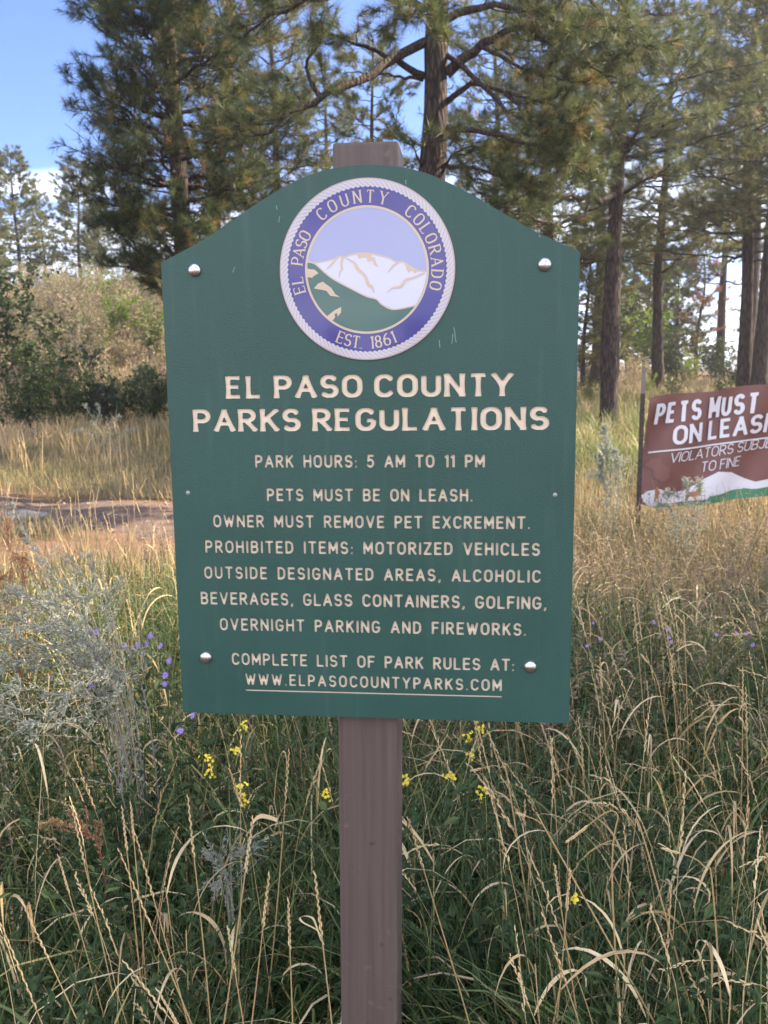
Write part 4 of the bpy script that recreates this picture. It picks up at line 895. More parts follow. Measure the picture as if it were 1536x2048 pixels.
for ms, px, d, sc, rz, lab in ((OAKM[1], 1182, 25, .55, .2, 'low dark shrub between the sign edge and the straight pine'), (SCRM[0], 1252, 27, .6, 1.1, 'low tan shrub just right of the straight pine'), (LIMM, 1300, 28, .45, 2.0, 'low bright green shrub left of the slim pine trunk'),
                              (OAKM[2], 1345, 26, .55, 2.9, 'low dark shrub in the grass above the banner lettering'), (SCRM[1], 1395, 25, .6, 3.8, 'low tan shrub above the middle of the banner'), (OAKM[0], 1445, 27, .5, 4.7, 'low green shrub below the bright gap')):
    ps(ms, 'low_shrub', px, 790, d, lab, 'shrub', 'low shrubs in the grass on the right', rz, sc)
rng = np.random.default_rng(61); w, l = MB(), MB()
for k in range(70):
    px = rng.uniform(1050, 1750); d = rng.uniform(50, 85); g = gp(px, 750, d); H = rng.uniform(.8, 2.0) * (0.55 if 1400 < px < 1480 else 1)
    bush_geo(rng, w, l, g, H, H * 1.1, 7, 8, 6, 0.16, 0.6, 0.4, 0.014, rng.uniform(.2, 1), 0.2)
o = w.build('far_undergrowth', M_twig); tag(o, 'twigs of the far low undergrowth between the right hand trunks', 'undergrowth', kind='stuff')
o = l.build('far_undergrowth_foliage', M_scrub); tag(o, 'foliage of the far low undergrowth between the right hand trunks', 'undergrowth', kind='stuff')

# sagebrush plumes, left foreground
M_sstem = solid('sage_stem', (0.22, 0.21, 0.17), 0.85, 0.15)
def plume_plant(seed, stems, nlf, ls, sub=10, thick=.0022):
    """stems: list of (point list in world, radius)"""
    rng = np.random.default_rng(seed); w, l = MB(), MB()
    root = np.array(stems[0][0]); root[2] -= .02
    for pts in stems:
        P = smoothpath([np.asarray(p) - root for p in pts], 14)[None]; t = np.linspace(0, 1, 14)
        tubes(w, P, (thick * (1 - .75 * t))[None], 5, 0.4)
        Lm = np.linalg.norm(P[0, -1] - P[0, 0])
        q = 0.25 + 0.75 * rng.random((1, sub)); C, T = sample(P, q); C, T = C[0], T[0]; d = nrm(T * 1.1 + rng.normal(size=(sub, 3)) * 0.55); ln = Lm * (0.05 + 0.16 * rng.random(sub)) * (1.25 - q[0])
        t5 = np.linspace(0, 1, 6); SP = C[:, None] + d[:, None] * (ln[:, None] * t5)[..., None] - np.array([0, 0, 1.0]) * (0.15 * ln[:, None] * t5 ** 2)[..., None]
        tubes(w, SP, np.full((sub, 6), 0.0009), 3, 0.4)
        for PP, m, sz in ((SP, nlf, ls), (P, nlf * 4, ls * 1.4)):
            LB, LT = sample(PP, (0.05 if PP is SP else 0.2) + 0.95 * rng.random((len(PP), m))); LB = LB.reshape(-1, 3); LT = LT.reshape(-1, 3); M = len(LB)
            leaves(l, LB, LT * 0.9 + rsph(rng, M) * 0.8, rsph(rng, M), sz * (0.5 + 0.8 * rng.random(M)), sz * 0.11 * (0.8 + 0.5 * rng.random(M)), np.clip(0.5 + rng.normal(size=M) * .25, 0, 1))
    return root, (w, l)
def sage(seed, label, stems, nlf=26, ls=0.016, sub=14, name='sagebrush', mats=(M_sstem, M_sage), cat='plant', group=None, dup_=0, thick=.0022):
    S_ = [[at(*p) for p in s] for s in stems]; rg = np.random.default_rng(seed + 500); foot = S_[0][0].copy(); foot[2] = float(G(foot[0], foot[1]))
    z_ = S_[0][0][2]
    for s in S_:
        if s[0][2] == z_: s[0] = foot + np.append(rg.normal(size=2) * .045 * (dup_ > 0), 0)
    S_ = S_ + [[s[0]] + [p + rg.normal(size=3) * j * .035 * (k + 1) * np.linalg.norm(s[-1] - s[0]) for k, p in enumerate(s[1:])] for j in range(1, 1 + dup_) for s in S_]
    root, wl = plume_plant(seed, S_, nlf, ls, sub, thick)
    return put_shrub(name, label, cat, group, root, wl, mats)
SG = 'grey sagebrush beside the sign'
sage(71, 'large silvery sagebrush leaning to the left in the left foreground', [[(330, 1560, 2.3), (210, 1340, 2.25), (60, 1250, 2.2), (-60, 1215, 2.2)], [(330, 1560, 2.3), (200, 1300, 2.3), (70, 1200, 2.35), (-20, 1185, 2.4)],
     [(330, 1560, 2.3), (220, 1400, 2.2), (90, 1330, 2.1), (-30, 1330, 2.05)], [(330, 1560, 2.3), (200, 1330, 2.3), (110, 1235, 2.35), (30, 1180, 2.4)], [(330, 1560, 2.3), (230, 1450, 2.1), (110, 1390, 2.0), (0, 1370, 1.95)],
     [(330, 1560, 2.3), (190, 1370, 2.2), (70, 1290, 2.1), (-40, 1280, 2.1)], [(330, 1560, 2.3), (250, 1420, 2.2), (150, 1310, 2.2), (40, 1240, 2.2)], [(330, 1560, 2.3), (230, 1480, 2.1), (90, 1450, 1.95), (-20, 1430, 1.9)]], nlf=18, ls=.013, sub=20, group=SG, dup_=1)
sage(72, 'upright pair of silvery sagebrush plumes left of the sign', [[(330, 1560, 2.6), (200, 1270, 2.65), (110, 1150, 2.7), (55, 1080, 2.7)], [(330, 1560, 2.6), (230, 1250, 2.7), (170, 1160, 2.75), (135, 1115, 2.75)],
     [(330, 1560, 2.6), (220, 1260, 2.6), (190, 1180, 2.6), (180, 1115, 2.6)], [(330, 1560, 2.6), (240, 1300, 2.6), (215, 1220, 2.6), (240, 1160, 2.6)]], nlf=16, ls=.012, sub=16, group=SG)
sage(73, 'small dead looking silvery sagebrush sprig low left of the post', [[(470, 1850, 1.75), (452, 1770, 1.72), (440, 1740, 1.7), (420, 1712, 1.7)], [(470, 1850, 1.75), (462, 1760, 1.72), (470, 1715, 1.7), (505, 1695, 1.7)], [(470, 1850, 1.75), (455, 1790, 1.72), (430, 1770, 1.7)]], nlf=14, ls=.009, sub=14, group=SG)
sage(74, 'tall pale sage plume standing below the straight pine trunk', [[(1222, 1090, 6.0), (1222, 980, 6.0), (1213, 905, 6.0), (1209, 860, 6.0)], [(1222, 1090, 6.0), (1235, 990, 6.0), (1236, 930, 6.0), (1232, 905, 6)], [(1222, 1090, 6.0), (1212, 1000, 6.0), (1203, 950, 6.0), (1200, 915, 6)]], nlf=16, ls=0.022, sub=60, group=SG)
sage(75, 'pale sagebrush clump in front of the banner, low at its left', [[(1370, 1080, 5.6), (1360, 1010, 5.5), (1335, 985, 5.5)], [(1370, 1080, 5.6), (1375, 1010, 5.5), (1372, 965, 5.5)], [(1370, 1080, 5.6), (1395, 1020, 5.5), (1400, 962, 5.5)], [(1370, 1080, 5.6), (1345, 1030, 5.5), (1318, 1010, 5.5)]], nlf=12, ls=0.020, sub=40, group=SG)
sage(76, 'pale sagebrush clump at the far side of the trail, left of the sign', [[(205, 900, 14), (190, 850, 14), (170, 812, 14)], [(205, 900, 14), (205, 850, 14), (195, 810, 14)], [(205, 900, 14), (222, 855, 14), (238, 832, 14)], [(205, 900, 14), (180, 870, 14), (150, 860, 14)], [(205, 900, 14), (240, 870, 14), (275, 856, 14)]], nlf=5, ls=0.035, sub=40, group=SG)
M_rust = plant_mat('rust_weed', [(0.0, (0.40, 0.21, 0.10)), (0.6, (0.58, 0.34, 0.19)), (1.0, (0.36, 0.30, 0.10))], trans=0.35, rough=0.7)
M_red = solid('red_stem', (0.20, 0.06, 0.05), 0.6, 0.3)
sage(77, 'orange dried weed with reddish stems at the left edge', [[(42, 1240, 3.3), (25, 1150, 3.3), (18, 1090, 3.3), (14, 1040, 3.3)], [(42, 1240, 3.3), (45, 1160, 3.3), (52, 1120, 3.3)], [(42, 1240, 3.3), (8, 1180, 3.3), (-12, 1120, 3.3)], [(42, 1240, 3.3), (20, 1190, 3.3), (-5, 1160, 3.3)], [(42, 1240, 3.3), (50, 1170, 3.3), (35, 1110, 3.3)]], nlf=12, ls=0.010, sub=22, thick=.0016, name='dried_weed', mats=(M_red, M_rust))
M_dock = plant_mat('dock_seed', [(0.0, (0.20, 0.13, 0.07)), (1.0, (0.44, 0.32, 0.18))], trans=0.2)
sage(78, 'dock weed with a dark red stem and brown seed clusters, lower left', [[(236, 1830, 1.95), (205, 1730, 1.9), (175, 1670, 1.88), (140, 1630, 1.87)], [(205, 1730, 1.9), (196, 1675, 1.9), (200, 1650, 1.9)], [(175, 1670, 1.88), (120, 1645, 1.88), (85, 1650, 1.88)]], nlf=26, ls=0.008, sub=16, thick=.0016, name='dock_weed', mats=(M_red, M_dock))
M_deadw = solid('dead_weed_stem', (0.17, 0.12, 0.09), 0.85, 0.2)
sage(79, 'tall bare brown weed stalk at the right edge below the banner', [[(1490, 1370, 3.0), (1492, 1260, 3.0), (1515, 1140, 3.0), (1536, 1020, 3.0)], [(1508, 1190, 3.0), (1490, 1120, 3.0), (1470, 1090, 3.0)], [(1496, 1280, 3.0), (1525, 1240, 3.0), (1550, 1215, 3.0)]], nlf=1, ls=0.01, sub=8, name='dead_weed', mats=(M_deadw, M_dock))
sage(80, 'bare pale weed stalk left of the tall brown one', [[(1455, 1420, 3.0), (1445, 1300, 3.0), (1452, 1190, 3.0), (1460, 1090, 3.0)], [(1447, 1290, 3.0), (1420, 1230, 3.0), (1395, 1180, 3.0)], [(1450, 1200, 3.0), (1480, 1160, 3.0), (1500, 1130, 3.0)]], nlf=2, ls=0.01, sub=10, name='dead_weed', mats=(M_twig, M_dock))

# flowering weeds
M_yel = solid('yellow_petal', (0.70, 0.58, 0.06), 0.6, 0.2); M_pur = solid('purple_petal', (0.36, 0.27, 0.66), 0.6, 0.2); M_eye = solid('flower_eye', (0.45, 0.33, 0.06), 0.7, 0.2)
def flower_plant(seed, name, label, base, heads, kind, nlf, group, size):
    """a leafy weed; heads: flower positions (photo x, y, distance). Every flower head is a part of its own."""
    rng = np.random.default_rng(seed); root = gp(*base); root[2] -= 0.02
    e = empty(name, root); tag(e, label, 'flower', group)
    st, lf = MB(), MB(); H = [at(*h) - root for h in heads]
    for h in H:
        off = rng.normal(size=3) * .03; off[2] = 0
        P = smoothpath([off, off + (h - off) * [.35, .35, .55], h], 10)[None]; tubes(st, P, np.linspace(0.0022, .0010, 10)[None], 4)
        LB, LT = sample(P, 0.25 + 0.72 * rng.random((1, nlf))); M = nlf
        leaves(lf, LB[0], LT[0] * .3 + rsph(rng, M) * [1, 1, .5], rsph(rng, M) * .5 + [0, 0, 1], 0.045 * (0.5 + .8 * rng.random(M)), 0.007 * (.7 + .7 * rng.random(M)), np.clip(.4 + rng.normal(size=M) * .2, 0, 1))
    st.build('stems', M_forb, e); lf.build('leaves', M_forb, e)
    for h in H:
        fb = MB()
        if kind == 'mustard':                                   # a rounded cluster of small four-petalled flowers
            n = 13; C = h + rng.normal(size=(n, 3)) * size * .42
            for c0 in C:
                nn = nrm((c0 - h) + np.array([0, -.012, .012]) + rng.normal(size=3) * .004); u = nrm(np.cross(nn, [0.3, 0.2, 1])); v = np.cross(nn, u)
                a = np.arange(4) * PI / 2 + rng.random() * 2; D = np.cos(a)[:, None] * u + np.sin(a)[:, None] * v
                leaves(fb, np.repeat(c0[None], 4, 0), D, np.repeat(nn[None], 4, 0), np.full(4, .0040), np.full(4, .0017))
            fb.build('flower_cluster', M_yel, e)
        else:                                                   # daisy with narrow rays
            n = 17; nn = nrm(np.array([rng.normal() * .4, -1.0, .7 + rng.normal() * .3])); u = nrm(np.cross(nn, [0.3, 0.2, 1])); v = np.cross(nn, u)
            a = np.arange(n) * 2 * PI / n + rng.normal(size=n) * .08; D = np.cos(a)[:, None] * u + np.sin(a)[:, None] * v + nn * 0.2
            leaves(fb, np.repeat(h[None], n, 0), D, np.repeat(nn[None], n, 0), size * .56 * (.8 + .3 * rng.random(n)), np.full(n, size * .055))
            f = fb.build('flower', M_pur, e)
            ey = MB(); P = np.stack([h + nn * .0, h + nn * .004])[None]; tubes(ey, P, np.array([[size * .09, size * .05]]), 8); ey.build('flower_eye', M_eye, f)
MG = 'yellow flowering weeds behind the post'; AG = 'purple asters in the grass'
for sd, lab, base, heads in (
        (91, 'yellow flowered weed just under the lower left part of the sign', (480, 1800, 1.9), [(489, 1452, 2.2), (470, 1502, 2.1)]), (92, 'yellow flowered weed with a single high cluster, left of the others', (430, 1750, 1.9), [(416, 1516, 1.9), (420, 1540, 1.9)]),
        (93, 'weed with the fullest yellow clusters, between the sign corner and the post', (490, 1800, 1.8), [(482, 1572, 1.8), (490, 1600, 1.8)]), (94, 'yellow flowered weed touching the left side of the post', (655, 1800, 1.8), [(652, 1590, 1.8)]),
        (95, 'yellow flowered weed with one round cluster right of the post', (960, 1800, 1.7), [(966, 1582, 1.7)]), (96, 'yellow flowered weed close to the right side of the post', (850, 1800, 1.8), [(812, 1562, 1.8), (900, 1552, 1.8)]),
        (97, 'yellow flowered weed under the lower right part of the sign', (950, 1750, 2.1), [(935, 1472, 2.1), (962, 1456, 2.1), (940, 1510, 2.1)]), (98, 'tiny yellow flowered weed low in the grass at the lower right', (1150, 1950, 1.6), [(1148, 1800, 1.6)])):
    flower_plant(sd, 'mustard_weed', lab, base, heads, 'mustard', 14, MG, 0.016 if sd != 98 else .010)
for sd, lab, base, heads in (
        (101, 'purple aster with two blooms side by side, among the sagebrush', (215, 1500, 2.4), [(180, 1260, 2.3), (193, 1264, 2.3)]), (102, 'purple aster cluster nearest the left edge of the sign', (300, 1500, 2.4), [(275, 1290, 2.3), (322, 1292, 2.3), (301, 1272, 2.35), (294, 1288, 2.35), (338, 1322, 2.3), (250, 1294, 2.3)]),
        (103, 'purple aster with one open bloom below the others, left of the sign', (220, 1520, 2.2), [(208, 1348, 2.2), (183, 1372, 2.2), (196, 1322, 2.25)]), (104, 'purple aster low by the lower left corner of the sign', (350, 1560, 2.2), [(331, 1350, 2.2), (330, 1368, 2.2), (386, 1432, 2.1), (360, 1462, 2.1)]),
        (105, 'purple aster in the tall grass right of the sign', (1200, 1480, 2.9), [(1186, 1246, 2.9), (1200, 1278, 2.9), (1174, 1292, 2.9), (1308, 1245, 2.9)]), (106, 'purple aster behind the grass heads right of the sign', (1340, 1480, 2.9), [(1335, 1260, 2.9), (1342, 1285, 2.9), (1352, 1306, 2.9), (1338, 1275, 2.9)]),
        (107, 'purple aster between the two bare weed stalks at the right', (1480, 1480, 2.9), [(1433, 1270, 2.9), (1492, 1268, 2.9), (1472, 1265, 2.9), (1505, 1290, 2.9)])):
    flower_plant(sd, 'aster', lab, base, heads, 'aster', 16, AG, 0.019 if sd < 105 else .014)
# wild rose, right foreground, and one by the post: compound leaves
def rose(seed, label, base, n, R, H):
    rng = np.random.default_rng(seed); root = gp(*base); w, l = MB(), MB()
    B = rng.normal(size=(n, 3)) * [R * .4, R * .4, 0]; P = bent(rng, B, H * (.6 + .5 * rng.random(n)), rng.random(n) * .5, .5 + rng.random(n) * .6, rng.random(n) * 2 * PI, 8); tubes(w, P, np.full((n, 8), .0016), 4)
    C, T = sample(P, .35 + .65 * rng.random((n, 7))); C = C.reshape(-1, 3); K = len(C); D = nrm(rsph(rng, K) * [1, 1, .3] + [0, 0, .2]); ln = .075 * (.7 + .5 * rng.random(K))
    for j, (f, s_) in enumerate([(1, 0)] + [(f, s_) for f in (.85, .6, .38) for s_ in (-1, 1)]):
        Sd = nrm(np.cross(D, [0, 0, 1.0])); dd = D * (.4 if s_ else 1) + Sd * s_
        leaves(l, C + D * (ln * f)[:, None], dd, np.tile([0, 0, 1.0], (K, 1)) + rsph(rng, K) * .25, .028 * (.8 + .4 * rng.random(K)), np.full(K, .0085), np.clip(.35 + rng.normal(size=K) * .12, 0, 1))
    put_shrub('wild_rose', label, 'shrub', 'wild roses in the grass', root, (w, l), (M_stem, M_forb))
rose(111, 'low dark green wild rose in the right foreground', (1330, 1850, 1.9), 22, .32, .62); rose(112, 'dark green wild rose at the right foot of the post', (840, 1850, 1.75), 9, .12, .55)
# ------------------------------------------------------------------ the leash banner and its steel posts
M_ban = solid('banner_brown', (0.178, 0.082, 0.074), 0.42, 0.4, var=0.06, vscale=6); M_bw = solid('banner_white', (0.66, 0.66, 0.74), 0.45, 0.35); M_bg = solid('banner_green', (0.06, 0.22, 0.13), 0.45, 0.35); M_bo = solid('banner_orange_brown', (0.36, 0.16, 0.10), 0.5, 0.3); M_bt = solid('banner_light_brown', (0.205, 0.10, 0.088), 0.45, 0.3)
DB = 7.4; PXM = F_PX / DB
bo = at(1296, 795, DB)
ban = empty('leash_banner', bo); tag(ban, 'brown pets on leash banner with white mountains, hung on a steel post at the right', 'banner')
def bxy(px, py): return ((px - 1296) / PXM, (795 - py) / PXM)
RIGHT, FWD = CM[:, 0].copy(), CM[:, 1].copy(); FWD[2] = 0; FWD /= np.linalg.norm(FWD)
def wave(u, v):
    return 0.034 * np.sin(u * 6.5 + v * 2.2) * np.clip(u * 3, 0, 1) + 0.016 * np.sin(u * 13 - v * 7 + 1) + 0.03 * np.exp(-((u - .05) ** 2 + (v + .05) ** 2) / .03) - 0.02 * np.exp(-((u - .35) ** 2 + (v + .1) ** 2) / .05)
def cloth(V2, off):
    V2 = np.asarray(V2); w = wave(V2[:, 0], V2[:, 1]) + off
    return V2[:, :1] * RIGHT + np.array([0, 0, 1.0]) * V2[:, 1:2] - FWD * w[:, None]
BW = 2.05
def top(u): return 0.117 * u - 0.03 * u * u * 0.3 + 0.010 * np.sin(u * 9)
def bot(u): return -0.965 + 0.10 * u - 0.045 * np.exp(-u * 9) * 0 + 0.03 * np.exp(-u * 12)
us = np.linspace(0, BW, 90); vs = np.linspace(0, 1, 44); U_, V_ = np.meshgrid(us, vs)
U2 = U_ - 0.045 * V_ * np.exp(-U_ * 4); VV = top(U_) * (1 - V_) + bot(U_) * V_
mb = MB(); i, j = np.meshgrid(np.arange(43), np.arange(89), indexing='ij'); q = i * 90 + j
pts2 = np.stack([U2.ravel(), VV.ravel()], 1)
mb.add(cloth(pts2, 0.0), f4=np.stack([q, q + 90, q + 91, q + 1], -1)); mb.build('cloth', M_ban, ban, smooth=True)
def bprint(name, loops, mat, off, sub=True):
    me = fill_mesh(name, loops)
    bm = bmesh.new(); bm.from_mesh(me); bmesh.ops.triangulate(bm, faces=bm.faces)
    for _ in range(4):
        es = [e for e in bm.edges if e.calc_length() > 0.04]
        if es: bmesh.ops.subdivide_edges(bm, edges=es, cuts=1); bmesh.ops.triangulate(bm, faces=[f for f in bm.faces if len(f.verts) > 3])
    P = np.array([(v.co.x, v.co.y) for v in bm.verts]); Q_ = cloth(P, off)
    for v, p in zip(bm.verts, Q_): v.co = p
    bm.to_mesh(me); bm.free(); me.materials.clear(); me.materials.append(mat); me.name = name
    o = bpy.data.objects.new(name, me); COL.objects.link(o); o.parent = ban; return o
HV = (0.112, 0.102, 'butt'); LT_ = (0.050, 0.048, 'butt')
def bline(name, txt, p0, p1, hpx, st, shear):
    (u0, v0), (u1, v1) = bxy(*p0), bxy(*p1); h = hpx / PXM
    return bprint(name, text_loops(txt, u0, u1, v0, v0 + h, st, 0.26, (v1 - v0) / (u1 - u0), shear, fit=.10), M_bw, 0.017)
bline('banner_lettering', 'PETS MUST', (1308, 849), (1516, 825), 41, HV, 0.07); bline('banner_lettering', 'ON LEASH', (1346, 890), (1556, 861), 38, HV, 0.06)
bline('banner_lettering', 'VIOLATORS SUBJECT', (1342, 926), (1580, 890), 20, LT_, 0.16); bline('banner_lettering', 'TO FINE', (1404, 944), (1487, 932), 20, LT_, 0.16)
bprint('banner_rule', [np.array([bxy(*p) for p in ((1300, 904), (1620, 864), (1620, 867), (1300, 907))])], M_bw, 0.017)
bprint('mountain_print', [np.array([bxy(*p) for p in ((1288, 992), (1300, 983), (1325, 979), (1340, 984), (1362, 986), (1385, 976), (1412, 957), (1440, 943), (1470, 945), (1500, 958), (1522, 965), (1560, 955), (1620, 925), (1680, 940), (1740, 950), (1740, 970), (1650, 985), (1550, 985), (1440, 995), (1330, 1012), (1304, 1015), (1292, 1004))])], M_bw, 0.013)
bprint('hill_print', [np.array([bxy(*p) for p in ((1308, 1014), (1332, 1011), (1352, 1014), (1380, 1006), (1412, 1004), (1424, 992), (1448, 989), (1470, 982), (1500, 978), (1520, 980), (1550, 974), (1600, 978), (1740, 950), (1742, 958), (1640, 985), (1500, 998), (1400, 1011), (1320, 1019))])], M_bg, 0.014)
bprint('cloud_print', [np.array([bxy(*p) for p in ((1292, 930), (1305, 918), (1325, 915), (1328, 926), (1345, 940), (1344, 958), (1330, 966), (1312, 955), (1312, 940))])], M_bt, 0.009)
bprint('dog_print', [np.array([bxy(*p) for p in ((1377, 984), (1380, 982), (1384, 985), (1396, 983), (1399, 978), (1404, 976), (1407, 979), (1405, 983), (1403, 988), (1408, 991), (1407, 993), (1401, 991), (1396, 994), (1399, 1001), (1396, 1002), (1390, 994), (1384, 994), (1381, 1002), (1378, 1002), (1379, 994), (1379, 988))])], M_bo, 0.016)
bprint('walker_print', [np.array([bxy(*p) for p in ((1317, 976), (1320, 974), (1323, 977), (1322, 980), (1325, 986), (1328, 988), (1324, 990), (1323, 996), (1326, 1005), (1322, 1006), (1320, 998), (1317, 1006), (1314, 1005), (1316, 994), (1315, 984))])], M_bo, 0.016)
M_tpost = solid('dark_steel_post', (0.050, 0.040, 0.038), 0.55, 0.4, metal=0.3, var=0.2, vscale=20); M_tip = solid('bare_steel', (0.20, 0.165, 0.15), 0.5, 0.4, metal=0.4, var=.2)
def tpost(label, px, pyt, pxb, pyb, d):
    T_ = at(px, pyt, d); B_ = at(pxb, pyb, d); B_[2] = float(G(B_[0], B_[1])) - .1
    e = empty('steel_post', B_); tag(e, label, 'post', 'steel posts holding the banner'); ax = nrm(T_ - B_); L = np.linalg.norm(T_ - B_)
    for nm, a0, a1, mt, r in (('shaft', 0, L - .22, M_tpost, .020), ('tip', L - .22, L, M_tip, .0185)):
        mb = MB()                                             # T section: flange and web
        for (x0, x1, y0, y1) in ((-r, r, -.003, .003), (-.003, .003, .0032, .034)):
            V = [ax * z + RIGHT * x + FWD * y for x in (x0, x1) for y in (y0, y1) for z in (a0, a1)]
            mb.add(V, f4=[(0, 1, 3, 2), (4, 6, 7, 5), (0, 4, 5, 1), (2, 3, 7, 6), (0, 2, 6, 4), (1, 5, 7, 3)])
        mb.build(nm, mt, e)
    for k in range(14):                                       # studs that hold wire clips
        z = L - .30 - k * .055; mb = MB(); P = np.stack([ax * z - FWD * .003, ax * z - FWD * .014])[None]; tubes(mb, P, np.array([[.006, .004]]), 6); mb.build('stud', M_tip, e)
tpost('dark steel post at the left end of the brown banner', 1288, 736, 1273, 1100, DB - .05)
tpost('dark steel post at the far right end of the brown banner, outside the frame', 1772, 700, 1760, 1080, DB - .05)
# ------------------------------------------------------------------ grass
M_green = None
M_gr = plant_mat('green_grass', [(0.0, (0.026, 0.052, 0.018)), (0.5, (0.090, 0.145, 0.044)), (0.85, (0.21, 0.255, 0.08)), (1.0, (0.38, 0.35, 0.14))], trans=0.32, rough=0.45, spec=0.4)
M_dry = plant_mat('dry_grass', [(0.0, (0.23, 0.155, 0.075)), (0.5, (0.52, 0.375, 0.185)), (1.0, (0.90, 0.74, 0.46))], trans=0.3, rough=0.6, spec=0.3)
M_gold = plant_mat('golden_grass', [(0.0, (0.13, 0.15, 0.07)), (0.35, (0.29, 0.25, 0.14)), (0.7, (0.44, 0.35, 0.21)), (1.0, (0.52, 0.38, 0.27))], trans=0.4, rough=0.7, spec=0.2)
YAW = rad(5.89)
def polar(rng, n, d0, d1, a0, a1, p=1.0):
    d = d0 + (d1 - d0) * rng.random(n) ** p; a = np.radians(a0 + (a1 - a0) * rng.random(n)) - YAW
    return CAM[0] + d * np.sin(a), CAM[1] + d * np.cos(a), d, np.degrees(a + YAW)
def clear(x, y):
    """ground that carries grass: off the trail, not in front of or inside the post"""
    ok = (trail_dist(x, y) > 1.0) & (y > np.where(np.abs(x + .02) < .26, 0.26, np.where(np.abs(x) < .45, 0.02, -0.16)))
    return ok
def patch(x, y, s=1.0, ph=0.0): return np.sin(x * 1.7 * s + ph) * np.cos(y * 1.3 * s + ph * 2) * .5 + .5 * np.sin(x * 3.9 * s + y * 2.7 * s + ph)
def blades(mb, rng, x, y, H, hw, th0, bend, tint, n=6, p=1.6, z0=0.0):
    K = len(x); B = np.stack([x, y, G(x, y) - .01 + z0], 1); phi = rng.random(K) * 2 * PI
    P = bent(rng, B, H, th0, bend, phi, n, p); t = np.linspace(0, 1, n)
    W_ = hw[:, None] * np.minimum(1, 1.6 * (1 - t) ** 0.7)[None] * (0.55 + .45 * np.minimum(1, t * 4))[None]; W_[:, -1] = 0.0002
    sd = np.stack([-np.sin(phi), np.cos(phi), np.zeros(K)], 1); sd = nrm(sd + rng.normal(size=(K, 3)) * .35)
    ribbons(mb, P, W_, sd, tint); return P
def near(rng, n, thin=True):
    x, y, d, a = polar(rng, int(n * 1.36), 1.25, 4.8, -40, 50, 1.15); k = clear(x, y)
    bare = (x < -.80 - .1 * np.sin(y * 5)) & (d < 2.4) & (d > 1.5)
    if thin: k &= ~(bare & (rng.random(len(x)) < .72))
    return x[k], y[k], d[k]
rng = np.random.default_rng(200)
mb = MB(); x, y, d = near(rng, 34000); K = len(x)
blades(mb, rng, x, y, (.28 + .42 * rng.random(K)) * (1 + .15 * patch(x, y)), .0014 + .0019 * rng.random(K), rng.random(K) * .45, .3 + 1.7 * rng.random(K) ** 1.5, np.clip(.42 + .17 * patch(x, y, 1, 2) + rng.normal(size=K) * .26, 0, 1), 7)
x, y, d = near(rng, 3600); K = len(x)                                 # broad blades
blades(mb, rng, x, y, .42 + .42 * rng.random(K), .0024 + .003 * rng.random(K), rng.random(K) * .5, .7 + 1.6 * rng.random(K), np.clip(.60 + rng.normal(size=K) * .2, 0, 1), 8)
o = mb.build('green_grass', M_gr); tag(o, 'green grass blades thick in the verge round the post', 'grass', kind='stuff')
mb = MB(); x, y, d = near(rng, 8800); K = len(x)
rt = np.where(x > 0.1, 1.0, .62); k = rng.random(K) < rt; x, y = x[k], y[k]; K = len(x)
blades(mb, rng, x, y, .25 + .45 * rng.random(K), .0011 + .0016 * rng.random(K), rng.random(K) * .6, .5 + 2.6 * rng.random(K) ** 1.3, np.clip(.58 + rng.normal(size=K) * .25, 0, 1), 8, 2.0)
x, y, d = near(rng, 1250); K = len(x)                                 # curled broad dry leaves
blades(mb, rng, x, y, .38 + .46 * rng.random(K), .0021 + .0026 * rng.random(K), rng.random(K) * .4, 1.8 + 2.6 * rng.random(K), np.clip(.78 + rng.normal(size=K) * .2, 0, 1), 12, 3.0)
x, y, d = near(rng, 600, False); k = rng.random(len(x)) < np.where(x > .1, .85, .45); x, y = x[k], y[k]; K = len(x)                           # withered leaves hanging from dead stems
hz = .30 + .34 * rng.random(K); B_ = np.stack([x, y, G(x, y) - .01], 1); top_ = B_ + np.stack([rng.normal(size=K) * .04, rng.normal(size=K) * .04, hz], 1)
tq = np.linspace(0, 1, 4)[None, :, None]; tubes(mb, B_[:, None] * (1 - tq) + top_[:, None] * tq, np.full((K, 4), .0012), 3, .6)
for rep in range(2):
    PP = bent(rng, top_ - [0, 0, .02 + .08 * rep], .14 + .16 * rng.random(K), .15 + .6 * rng.random(K), 1.6 + 2.4 * rng.random(K), rng.random(K) * 2 * PI, 11, 1.8)
    tw = rng.random(K) * 2 * PI; ts = np.linspace(0, 1, 11)[None] * (1.5 * rng.normal(size=K))[:, None] + tw[:, None]
    ribbons(mb, PP, (.0024 + .0022 * rng.random(K))[:, None] * np.sin(np.linspace(.35, PI, 11))[None], np.stack([np.cos(ts), np.sin(ts), .3 * np.sin(ts * 2)], -1), np.clip(.66 + rng.normal(size=K) * .22, 0, 1))
x, y, d = near(rng, 2600, False); K = len(x)                          # fallen straws
blades(mb, rng, x, y, .2 + .3 * rng.random(K), .0010 + .0008 * rng.random(K), 1.2 + .4 * rng.random(K), rng.normal(size=K) * .3, np.clip(.5 + rng.normal(size=K) * .25, 0, 1), 5, 1.0, z0=.02)
o = mb.build('dry_grass', M_dry); tag(o, 'dry tan grass blades and straws mixed through the verge', 'grass', kind='stuff')
